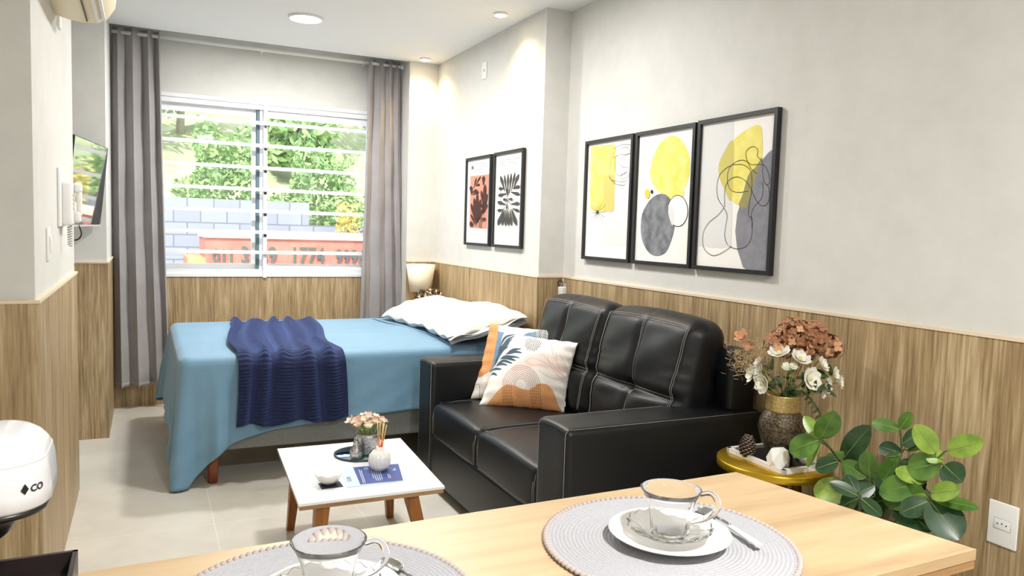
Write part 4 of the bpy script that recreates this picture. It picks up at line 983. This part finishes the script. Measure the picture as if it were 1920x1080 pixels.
# leaflet
lf = thing('leaflet', 'blue and white printed leaflet lying under the reed diffuser', 'leaflet', (.9, 3.23, Z))
LQ = [(.755, 3.108), (1.00, 3.103), (1.051, 3.341), (.785, 3.365)]
def LP(u, v, z): a = Vector((*LQ[0], z)) * (1 - u) * (1 - v) + Vector((*LQ[1], z)) * u * (1 - v) + Vector((*LQ[2], z)) * u * v + Vector((*LQ[3], z)) * (1 - u) * v; return a
BLUEP = mat('leaflet_blue', (66, 84, 148), .35); LBL = mat('leaflet_light_blue', (196, 222, 236), .35); LW = mat('leaflet_white_ink', (235, 238, 245), .5)
g = G(); z1 = Z + .0025
g.add([LP(0, 0, Z + .0003), LP(1, 0, Z + .0003), LP(1, 1, Z + .0003), LP(0, 1, Z + .0003), LP(0, 0, z1), LP(1, 0, z1), LP(1, 1, z1), LP(0, 1, z1)], [(3, 2, 1, 0), (4, 5, 6, 7), (0, 1, 5, 4), (1, 2, 6, 5), (2, 3, 7, 6), (3, 0, 4, 7)], 0, False)
g.add([LP(.24, .05, z1 + .0003), LP(1, .02, z1 + .0003), LP(1, 1, z1 + .0003), LP(.22, 1, z1 + .0003)], [(0, 1, 2, 3)], 1, False)
# printed lines run up the sheet as seen (text turned sideways)
for u, a, b in ((.30, .1, .85), (.33, .1, .8), (.50, .30, .75), (.535, .18, .75), (.57, .15, .75), (.605, .15, .72), (.64, .2, .7), (.76, .22, .45), (.79, .22, .42)):
    g.add([LP(u, a, z1 + .0006), LP(u + .008, a, z1 + .0006), LP(u + .008, b, z1 + .0006), LP(u, b, z1 + .0006)], [(0, 1, 2, 3)], 2, False)
for txt, u0, v0, hh, m in (('GUIA', .12, .25, .11, 1), ('Oi', .46, .82, .10, 2), ('Rio', .93, .62, .09, 2)):
    v, f = text2d(txt, 1); g.add([LP(u0 - b * hh, v0 + a * hh * 1.0, z1 + .0007) for a, b in v], f, m, False)
g.build('sheet', [LBL, BLUEP, LW], lf)
G().box((.655, 3.125, Z), (.745, 3.20, Z + .002)).build('coaster', mat('dark_navy_card', (28, 30, 52), .4))
tag(bpy.data.objects['coaster'], 'small dark square coaster under the white bowl', 'coaster')
bw = tag(G().lathe((.695, 3.185, Z + .0025), [(.0, 0), (.026, .0), (.044, .016), (.058, .042), (.062, .048), (.058, .047), (.042, .022), (.022, .010), (.0, .008)], 48, fn=lambda r, z, a: (r * (1 + .03 * math.sin(8 * a) * (z > .01)), z + (.003 * math.sin(8 * a) if z > .035 else 0))).build('bowl', CERAM), 'small white scalloped bowl near the left corner of coffee table', 'bowl')

# ---------------------------------------------------------------- side table with tray, vase, pinecone, plant
SC = (2.255, 2.225); ZS = .62
st = thing('side_table', 'round gold topped side table between sofa arm and plant', 'table', (*SC, 0))
G().lathe((*SC, 0), [(.0, ZS - .035), (.212, ZS - .035), (.222, ZS - .03), (.222, ZS - .004), (.217, ZS), (.0, ZS)], 64).build('top', GOLD, st)
DW = m_wood('dark_leg_wood', [(.3, (66, 36, 20)), (.7, (110, 64, 36))], 2, 40)
for k in range(3):
    a = k * 2 * PI / 3 + .5; G().tube([(SC[0] + .12 * math.cos(a), SC[1] + .12 * math.sin(a), ZS - .035), (SC[0] + .19 * math.cos(a), SC[1] + .19 * math.sin(a), 0)], [.02, .014], 12).build('leg', DW, st)
# tray (rotated rectangle)
TA = math.atan2(2.073 - 2.40, 2.126 - 2.13) # long side towards the camera
tc = Vector((2.245, 2.215, ZS)); ux = Vector((1, -.03, 0)).normalized(); uy = Vector((.03, 1, 0)).normalized()
def tray_box(a0, b0, a1, b1, z0, z1, m=0, g=None):
    P_ = [tc + ux * a + uy * b for a, b in ((a0, b0), (a1, b0), (a1, b1), (a0, b1))]
    return (g or G()).add([p + Vector((0, 0, z0)) for p in P_] + [p + Vector((0, 0, z1)) for p in P_], [(3, 2, 1, 0), (4, 5, 6, 7), (0, 1, 5, 4), (1, 2, 6, 5), (2, 3, 7, 6), (3, 0, 4, 7)], m, False)
try_ = thing('serving_tray', 'white rectangular tray with black base on the gold side table', 'tray', tuple(tc))
A_, B_ = .105, .16
g = tray_box(-A_, -B_, A_, -B_ + .016, .001, .02); tray_box(-A_, B_ - .016, A_, B_, .001, .02, 0, g); tray_box(-A_, -B_, -A_ + .016, B_, .001, .02, 0, g); tray_box(A_ - .016, -B_, A_, B_, .001, .02, 0, g)
g.build('rim', WHITE, try_); tray_box(-A_ + .016, -B_ + .016, A_ - .016, B_ - .016, .001, .006).build('base', BLACK, try_)
VC = (2.28, 2.22, ZS + .0065)
VB = m_noise('crackled_bronze', (22, 20, 18), (120, 104, 80), 110, .3, .003, .45); VG = m_noise('brushed_gold', (176, 150, 92), (214, 190, 128), 120, .35, .001, .6)
vz = thing('flower_vase', 'round bronze crackled vase with gold neck on the tray', 'vase', VC)
G().lathe(VC, [(.0, 0), (.043, 0), (.049, .012), (.057, .03), (.080, .075), (.091, .12), (.087, .155), (.067, .19), (.065, .192)], 48).build('body', VB, vz)
G().lathe(VC, [(.065, .19), (.067, .20), (.065, .252), (.067, .258), (.061, .258), (.060, .20), (.060, .19)], 48, closed=True).build('neck', VG, vz)
fl = thing('flower_arrangement', 'arrangement of rust dried hydrangea and white blossoms in the bronze vase', 'flowers', (VC[0], VC[1], ZS + .26))
VT = Vector((VC[0], VC[1], ZS + .265))
RUST = [m_noise('rust_petal', (140, 90, 62), (184, 132, 98), 60, .85), mat('peach_petal', (216, 164, 126), .85)]; WHP = mat('white_petal', (246, 244, 232), .7); DRYG = mat('dry_straw', (206, 180, 138), .9); DKG = m_noise('dark_leaf', (44, 62, 34), (86, 104, 58), 40, .6)
# image-right is -y, image-left is +y / -x
R3 = Vector((.62, -.78, 0)); T3 = Vector((0, 0, 1)); F3 = Vector((-.78, -.62, 0))
def V3(r, t, f=0): return VT + R3 * r + T3 * t + F3 * f
for (cr2, ct2, rad, n_) in ((.025, .235, .072, 75), (.10, .235, .058, 60), (.155, .20, .052, 45), (-.03, .19, .058, 40), (.07, .19, .05, 40)):
    g = G(); c = V3(cr2, ct2, -.02)
    if c.x > 2.42: c.x = 2.42
    for k in range(n_):
        d = Vector(rs.normal(size=3)).normalized(); p = c + d * rad * rs.uniform(.7, 1.05)
        if p.x > 2.47: p.x = 2.47
        petalflower(g, p, rs.uniform(.014, .024), d, 4, int(rs.uniform() < .25), .15, 1)
    g.tube([VT - Vector((0, 0, .05)), c], .002, 5, 0); g.build('hydrangea_head', RUST, fl)
g = G(); petalflower(g, V3(-.165, .215, .03), .030, F3 * .6 + T3 * .5 - R3 * .3, 5, 1, .8, 2); petalflower(g, V3(-.14, .19, .03), .022, F3 - T3 * .3, 5, 1, .8, 2); g.tube([VT, V3(-.15, .20, .02)], .0015, 5, 0); g.build('orange_bloom', RUST, fl)
g = G()
for k in range(700):
    p = V3(-.13, .13, 0) + Vector(rs.normal(size=3)) * .038; d = Vector(rs.normal(size=3)).normalized() * .014
    g.tube([p, p + d, p + d * 1.5 + Vector(rs.normal(size=3)) * .006], .0007, 3)
g.build('dried_grass', DRYG, fl)['kind'] = 'stuff'
for k in range(9):
    e_ = V3(-.2 + .015 * k, .05 + .02 * k); G().tube(spline([VT - Vector((0, 0, .03)), V3(-.07, .07), e_], 5), .0011, 4).build('dried_stem', DRYG, fl)
for (a, b, c_, r) in ((-.02, .165, .07, .036), (.055, .15, .06, .034), (-.095, .12, .07, .020), (-.115, .075, .08, .030), (-.07, .045, .10, .034), (-.09, .09, .09, .028), (.095, .08, .09, .038), (.135, .135, .05, .026), (.155, .06, .07, .026), (.145, .03, .07, .018), (.18, .10, .04, .026), (.20, .075, .04, .022), (.01, .115, .08, .016), (.035, .12, .085, .014)):
    g = G(); p = V3(a, b, c_ * .6); n_ = (p - V3(0, .05, -.02)).normalized()
    petalflower(g, p, r * 1.2, n_, 7, 0, .45, 2); g.sphere(p + n_ * r * .2, r * .22, 1, 8, 6); g.tube([VT - Vector((0, 0, .02)), p], .0016, 4, 2); g.build('white_blossom', [WHP, mat('pale_green_centre', (226, 222, 160), .8), LGR], fl)
g = G()
for k in range(46):
    a = rs.uniform(-.09, .17); p = V3(a, rs.uniform(.0, .10), rs.uniform(-.02, .06)); d = R3 * rs.uniform(-1, 1) + T3 * rs.uniform(-.3, 1) + F3 * rs.uniform(0, .8)
    leaf(g, p, d, T3 + F3, rs.uniform(.035, .06), .018)
g.build('leaves', DKG, fl); g = G()
sp_ = spline([VT, V3(.07, .03, .05), V3(.12, -.02, .05), V3(.155, -.085, .05)], 8); g.tube(sp_, .0016, 5)
for k in range(4, len(sp_), 2):
    for s_ in (-1, 1): leaf(g, sp_[k], R3 * s_ * .7 + T3 * -.8, F3, .024, .008)
g.build('leaf_spray', DKG, fl)
pc = thing('pinecone', 'dark brown pine cone with pale scale tips on the tray', 'pine cone', (2.15, 2.265, ZS + .0065))
g = G(); pcc = Vector((2.155, 2.27, ZS + .0065)); Hc = .085
g.lathe(pcc, [(.0, 0), (.018, .004), (.026, .03), (.020, .06), (.004, .082)], 16, 0)
for k in range(96):
    t = k / 96; a = k * 2.39996; z = .006 + t * (Hc - .01); r = .030 * math.sin(PI * min(1, (t * .82 + .16))) + .004; d = Vector((math.cos(a), math.sin(a), .25 + .5 * t)).normalized(); s_ = Vector((-math.sin(a), math.cos(a), 0))
    b = pcc + Vector((math.cos(a) * r * .6, math.sin(a) * r * .6, z)); tip = b + d * (.016 * (1 - .35 * t))
    g.add([b - s_ * .003, b + s_ * .003, tip + s_ * .0065, tip - s_ * .0065, tip + d * .002 + s_ * .004 + Vector((0, 0, .002)), tip + d * .002 - s_ * .004 + Vector((0, 0, .002)), b + Vector((0, 0, .004)), ], [(0, 1, 2, 3), (6, 5, 4), (0, 3, 5, 6), (1, 6, 4, 2)], 0, False)
    g.add([tip + s_ * .0065, tip - s_ * .0065, tip + d * .0022 - s_ * .0045 + Vector((0, 0, .003)), tip + d * .0022 + s_ * .0045 + Vector((0, 0, .003))], [(0, 1, 2, 3)], 1, False)
g.build('cone', [mat('pine_cone_brown', (48, 34, 28), .7), mat('pale_scale_tip', (200, 180, 170), .7)], pc)
# faceted white ornament
def facet(name, lab, c, w_, h_, seed, sy=1.0):
    r = np.random.RandomState(seed); bm = []
    rings = [(.85, 0), (1.0, .45), (.72, .92)]; vs = []; n = 5
    for j, (q, zz) in enumerate(rings):
        for k in range(n): a = 2 * PI * (k + .5 * j) / n + .3; vs.append((c[0] + q * w_ * math.cos(a), c[1] + q * w_ * sy * math.sin(a), c[2] + h_ * (zz + r.uniform(-.04, .06) * (j > 0))))
    vs.append((c[0], c[1], c[2] + h_)); vs.append((c[0], c[1], c[2])); fs = []
    for j in range(2):
        for k in range(n):
            a, b, c2, d = j * n + k, j * n + (k + 1) % n, (j + 1) * n + k, (j + 1) * n + (k + 1) % n
            fs += [(a, b, c2), (b, d, c2)]
    fs += [(2 * n + k, 2 * n + (k + 1) % n, 3 * n) for k in range(n)] + [((k + 1) % n, k, 3 * n + 1) for k in range(n)]
    return tag(G().add(vs, fs, 0, False).build(name, CERAM), lab, 'ornament')
facet('faceted_ornament', 'white faceted ceramic ornament at the front of the tray', (2.175, 2.125, ZS + .0065), .046, .078, 3)
tag(G().sphere((2.305, 2.105, ZS + .0065 + .038), (.040, .030, .040), seg=24, rings=14).build('round_ornament', CERAM), 'rounded white ceramic ornament behind the plant leaves on the tray', 'ornament')

# potted plant
PB = Vector((2.24, 1.76, 0))
pp = thing('potted_plant', 'tall potted plant with glossy rounded green leaves by the panelled wall', 'plant', tuple(PB))
G().lathe(PB, [(.0, 0), (.10, 0), (.125, .03), (.15, .28), (.155, .30), (.145, .30), (.14, .27), (.0, .27)], 40).build('pot', mat('brown_woven_pot', (92, 66, 44), .8), pp)
G().lathe(PB, [(.0, .265), (.138, .271)], 30).build('soil', mat('dark_soil', (40, 30, 24), .95), pp)
def m_leaf(name, a, b, vein):
    m = mat(name, rough=.32); t = NT(m); P, _ = t.pos(); n = t.noise(P, 22, 4); t.l(t.ramp(n, [(.3, a), (.7, b)]), t.b.inputs['Base Color']); return m
LV = [m_leaf('plant_leaf_mid', (66, 104, 44), (104, 142, 58), 0), m_leaf('plant_leaf_light', (112, 146, 52), (156, 182, 76), 0), m_leaf('plant_leaf_dark', (32, 60, 34), (56, 88, 52), 0)]
STEMG = mat('plant_stem', (84, 96, 50), .6); LRIB = mat('leaf_midrib', (150, 172, 96), .5)
Mi = M.T
def ray_at(px, py, x=None, y=None):
    d = Mi @ np.array([(px - 960) / FPX, (py - 540) / FPX, 1]); t = (x / d[0]) if x is not None else y / d[1]; return Vector((d[0] * t, d[1] * t, 1.5 + d[2] * t))
# branches: tip anchor (photo measured position turned into a place near the wall), leaves as (px base, px tip, width ratio, material)
BR = [
 (2.16, (1578, 868), [((1535, 822), (1510, 782), .42, 1), ((1538, 822), (1563, 780), .45, 0), ((1535, 826), (1480, 845), .55, 0), ((1540, 830), (1507, 855), .70, 1), ((1572, 865), (1530, 878), .6, 2), ((1575, 862), (1560, 845), .6, 0)]),
 (2.22, (1632, 905), [((1580, 862), (1622, 806), .34, 2), ((1625, 895), (1580, 868), .55, 0), ((1630, 895), (1628, 852), .5, 0), ((1600, 930), (1525, 912), .48, 1), ((1640, 910), (1600, 930), .5, 2), ((1640, 930), (1600, 950), .6, 2)]),
 (2.34, (1690, 850), [((1686, 806), (1636, 790), .42, 0), ((1688, 804), (1706, 776), .5, 0), ((1692, 832), (1725, 812), .55, 2), ((1690, 850), (1648, 836), .5, 2), ((1690, 850), (1660, 870), .5, 0), ((1700, 845), (1740, 830), .2, 0)]),
 (2.24, (1745, 880), [((1755, 850), (1720, 802), .50, 1), ((1776, 845), (1836, 828), .48, 1), ((1770, 862), (1738, 850), .7, 1), ((1765, 868), (1702, 880), .62, 0), ((1770, 872), (1800, 900), .8, 2), ((1736, 905), (1682, 878), .5, 1), ((1730, 905), (1650, 922), .52, 0)]),
 (2.20, (1740, 930), [((1738, 930), (1648, 925), .40, 0), ((1735, 925), (1725, 975), .70, 1), ((1745, 925), (1790, 918), .4, 1), ((1750, 935), (1828, 950), .25, 0), ((1745, 940), (1795, 1005), .7, 2), ((1740, 940), (1690, 960), .6, 2)]),
 (2.26, (1680, 930), [((1680, 925), (1640, 885), .5, 2), ((1680, 925), (1700, 880), .5, 2), ((1672, 935), (1620, 945), .5, 2), ((1690, 930), (1730, 900), .5, 2), ((1655, 905), (1675, 870), .6, 0), ((1690, 950), (1740, 985), .6, 2)]),
 (2.12, (1610, 930), [((1610, 930), (1560, 905), .4, 2), ((1610, 935), (1570, 950), .5, 2), ((1615, 935), (1650, 965), .5, 2), ((1608, 925), (1590, 890), .5, 2)])]
camp = Vector((0, 0, 1.5))
for q_ in range(7):
    nx_, ny_ = [(1600, 960), (1650, 975), (1700, 985), (1745, 990), (1585, 900), (1665, 915), (1720, 900)][q_]
    ls_ = []
    for k in range(5):
        a = rs.uniform(0, 6.28); ls_.append(((nx_ + 6 * math.cos(a), ny_ + 6 * math.sin(a)), (nx_ + 52 * math.cos(a), ny_ + 46 * math.sin(a)), .55, 2 if k < 4 else 0))
    BR.append((2.36 if q_ < 4 else 2.33, (nx_, ny_), ls_))
for xx, node, lvs in BR:
    A0 = ray_at(*node, x=xx)
    bpts = spline([PB + Vector((rs.uniform(-.04, .04), rs.uniform(-.04, .04), .26)), PB.lerp(A0, .5) + Vector((0, 0, .16)), A0], 8)
    g = G(); g.tube(bpts, .0045, 6); br = None; gl = []
    for i_, (b, t, wr_, mi) in enumerate(lvs):
        xo = xx + rs.uniform(-.03, .03); b3 = ray_at(*b, x=xx); t3 = ray_at(*t, x=min(2.47, xo + rs.uniform(-.05, .03)))
        g.tube(spline([A0, A0.lerp(b3, .6) + Vector((0, 0, .01)), b3], 4), .0024, 5); gl.append((b3, t3, wr_, mi))
    br = g.build('branch', STEMG, pp)
    for b3, t3, wr_, mi in gl:
        q = G(); d = t3 - b3; vw = (camp - b3).normalized(); up = (vw + Vector((rs.uniform(-.35, .35), rs.uniform(-.35, .35), rs.uniform(.0, .5)))).normalized()
        leaf(q, b3, d, up, d.length * 1.06, d.length * wr_ * 1.28, 0, .10, .14, 12, 0, 1.12, 1); q.build('leaf', [LV[mi], LRIB], br)

# ---------------------------------------------------------------- counter with place settings
ZC = 1.0
cq = [(-.62, 1.185), (1.133, 1.224), (1.229, .762), (-.62, .72)]
ctr = thing('breakfast_counter', 'pale oak breakfast counter top in the foreground', 'counter', (.3, .97, 0))
quadslab(list(reversed(cq)), ZC - .018, ZC).build('top', TABLEWOOD, ctr)
quadslab(list(reversed([(x + (-.001 if x > 0 else .001), y + (-.001 if y > 1 else .001)) for x, y in cq])), ZC - .033, ZC - .018).build('edge_band', EDGEWOOD, ctr)
G().box((1.12, .86, 0), (1.17, .91, ZC - .033)).build('leg', mat('white_leg_metal', (226, 228, 230), .4), ctr)
G().box((-.60, .80, 0), (-.56, 1.12, ZC - .033)).build('side_panel', WHITE, ctr)
MATG = m_cloth('pale_grey_woven_cord', (160, 160, 165), (176, 176, 181), 200); MATE = mat('placemat_edge', (180, 168, 164), .9)
def placemat(c, lab):
    t = thing('placemat', lab, 'placemat', (*c, ZC), 'round woven placemats'); R = .198
    prof = [(0, .0035)]; n = 30
    for k in range(1, n * 6 + 1):
        r = R * k / (n * 6); prof.append((r, .0042 + .0016 * abs(math.sin(PI * k / 6))))
    prof += [(R, .0005), (0, .0005)]
    G().lathe((*c, ZC), prof, 96).build('woven_disc', MATG, t)
    g = G()
    for k in range(120):
        a = 2 * PI * k / 120; p = (c[0] + (R + .002) * math.cos(a), c[1] + (R + .002) * math.sin(a), ZC + .0045); g.sphere(p, (.0055, .0055, .0042), 0, 8, 5)
    g.build('beaded_edge', MATE, t)
ZM = ZC + .0062
def setting(c, which, hang):
    pl = tag(G().lathe((*c, ZM), [(0, .0), (.055, 0), (.062, .003), (.093, .014), (.0985, .0175), (.097, .019), (.090, .0165), (.060, .0065), (0, .0055)], 96).build('plate', CERAM), *((which[0], 'plate', 'white side plates'))) 
    def flute(r, z, a): return (r * (1 + .018 * math.cos(18 * a) * (r > .03)), z + .0015 * math.cos(18 * a) * (r > .04))
    tag(G().lathe((*c, ZM + .0062), [(0, 0), (.030, .0), (.036, .002), (.058, .0135), (.068, .0185), (.069, .021), (.066, .0208), (.056, .017), (.034, .0055), (0, .004)], 144, fn=flute).build('saucer', CUPGLASS), which[1], 'saucer', 'clear moulded glass saucers')
    cu = thing('tea_cup', which[2], 'cup', (c[0], c[1], ZM + .0105), 'clear moulded glass cups')
    def fl2(r, z, a):
        k = max(0, 1 - z / .055); return (r * (1 + (.035 * math.cos(9 * a) * k if r > .02 else 0)), z)
    zb = ZM + .0105
    prof = [(0, .0), (.026, .0), (.030, .003), (.031, .012), (.032, .028), (.035, .045), (.041, .062), (.0475, .074), (.049, .076), (.047, .0765), (.039, .063), (.033, .046), (.0295, .028), (.028, .012), (.024, .007), (0, .006)]
    G().lathe((c[0], c[1], zb), prof, 108, fn=fl2).build('bowl', CUPGLASS, cu)
    hd = Vector((math.cos(hang), math.sin(hang), 0)); cc = Vector((c[0], c[1], zb))
    hp = spline([cc + hd * .045 + T3 * .071, cc + hd * .062 + T3 * .074, cc + hd * .073 + T3 * .062, cc + hd * .071 + T3 * .046, cc + hd * .055 + T3 * .032, cc + hd * .034 + T3 * .024], 6)
    G().tube(hp, [.0052] * (len(hp) - 6) + [.0048, .0045, .0042, .004, .0036, .003], 10).build('handle', CUPGLASS, cu)
C2 = (.762, .968); C1 = (.208, .974)
placemat(C2, 'round grey woven placemat near the right end of the counter')
placemat(C1, 'round grey woven placemat at the left, cut by the bottom edge')
setting(C2, ('white plate on the right placemat', 'clear fluted glass saucer on the right plate', 'clear glass tea cup on the right placemat'), R_(-38))
setting((.212, .965), ('white plate on the left placemat, cut by the bottom edge', 'clear fluted glass saucer on the left plate', 'clear glass tea cup at the bottom edge, left placemat'), R_(-20))
def spoon(lab, P0, P1, name='teaspoon', hm=None):
    """bowl centred at P0, handle end at P1"""
    a = Vector((*P0, ZM + .003)); b = Vector((*P1, ZM + .004)); d = (b - a).normalized(); s_ = Vector((-d.y, d.x, 0)); t = thing(name, lab, 'spoon', tuple(a), 'teaspoons on the placemats')
    vs = []; nu, nv = 10, 12
    g = G().grid(lambda u, v: a + d * (.024 * -math.cos(PI * u)) + s_ * (.0145 * math.sin(PI * u) * (2 * v - 1)) + T3 * (.006 * (1 - (1 - ((2 * v - 1) ** 2)) * math.sin(PI * u)) ), nu, nv); g.build('bowl', STEEL, t, solid=.001)
    n_ = a + d * .023 + T3 * .006; mid = n_.lerp(b, .35) + T3 * .004
    G().tube([n_, mid], [.0022, .0026], 8).build('neck', STEEL, t)
    G().rbox((0, 0, 0), ((b - mid).length, .012, .0055), .0026, 3).xf(lambda p: mid.lerp(b, .5) + d * p.x + s_ * (p.y * (1 + p.x * 5)) + T3 * (p.z + .001)).build('handle', hm or STEEL, t)
spoon('teaspoon with white handle beside the right plate', (.893, 1.030), (.872, .880), hm=WHITE)
spoon('small steel teaspoon on left placemat, handle cut by bottom edge', (.318, 1.030), (.345, .90))

# ---------------------------------------------------------------- coffee machine at the left edge
cm = thing('coffee_machine', 'white capsule coffee machine with black spout and drip tray at left edge', 'coffee machine', (-.25, 1.08, ZC))
HC = Vector((-.245, 1.09, 1.196))
def rrpath(hx, hy, r, inset, z):
    out = []; r2 = max(.004, r - inset)
    for (sx, sy, a0) in ((1, 1, 0), (-1, 1, 90), (-1, -1, 180), (1, -1, 270)):
        for k in range(11):
            a = R_(a0 + 9 * k); out.append(HC + Vector((sx * (hx - r) + r2 * math.cos(a), sy * (hy - r) + r2 * math.sin(a), z)))
    return out
def loft(prof):
    L = [rrpath(.14, .085, .055, i, z) for z, i in prof]; n = len(L[0]); fs = [(k * n + i, k * n + (i + 1) % n, (k + 1) * n + (i + 1) % n, (k + 1) * n + i) for k in range(len(L) - 1) for i in range(n)]
    return G().add([p for l in L for p in l], fs + [tuple(reversed(range(n))), tuple(range((len(L) - 1) * n, len(L) * n))])
loft([(-.040, .004), (-.036, .0), (-.02, .0), (.0, .0015), (.014, .004), (.024, .009), (.033, .017), (.040, .028), (.044, .040), (.046, .052)]).build('head', mat('glossy_white_plastic', (214, 214, 217), .15), cm)
G().tube(rrpath(.14, .085, .055, .0052, .0155), .0011, 6, closed=True).build('lid_seam', GREYP, cm)
loft([(-.050, .016), (-.047, .005), (-.0405, .003)]).build('lower_band', BLACK, cm)
G().lathe((-.185, 1.09, 1.10), [(.0, 0), (.018, .0), (.032, .012), (.042, .03), (.047, .048), (0, .048)], 32).build('spout', BLACK, cm)
G().rbox((-.43, 1.07, 1.13), (.12, .20, .26), .03, 4).build('body', mat('glossy_white_plastic'), cm)
g = G(); x0, x1, y0, y1 = -.40, -.088, .93, 1.19
g.box((x0, y0, ZC + .001), (x1, y1, ZC + .010)).box((x0, y1 - .006, ZC + .01), (x1, y1, ZC + .037)).box((x0, y0, ZC + .01), (x1, y0 + .006, ZC + .037)).box((x1 - .006, y0, ZC + .01), (x1, y1, ZC + .037)).box((x0, y0, ZC + .01), (x0 + .006, y1, ZC + .037))
g.build('drip_tray', mat('dark_brown_plastic', (44, 34, 36), .35), cm)
g = G(); gc = (-.185, 1.08, ZC + .01); g.cyl(gc, .062, .012, 48)
for r in (.012, .024, .036, .048): g.lathe(gc, [(r - .002, .012), (r, .0145), (r + .002, .012)], 40)
g.lathe(gc, [(.060, .012), (.063, .016), (.066, .0)], 48)
for k in range(12): a = PI * k / 6; g.tube([(gc[0], gc[1], gc[2] + .013), (gc[0] + .058 * math.cos(a), gc[1] + .058 * math.sin(a), gc[2] + .013)], .0012, 4)
g.build('cup_grille', BLACK, cm)
# lettering on the near face of the head, right end
v, f = text2d('CO', .0115, bold=.0003)
def arcp(q, z): ph = q / .055; return (-.160 + .0556 * math.sin(ph), 1.060 - .0556 * math.cos(ph), z)
g = G(); g.add([arcp(.041 + a, 1.1795 + b + .0) for a, b in v], f, 0, False)
g.poly([arcp(.030, 1.184), arcp(.0345, 1.178), arcp(.039, 1.184), arcp(.0345, 1.191)], 0)
g.build('logo', BLACK, cm)
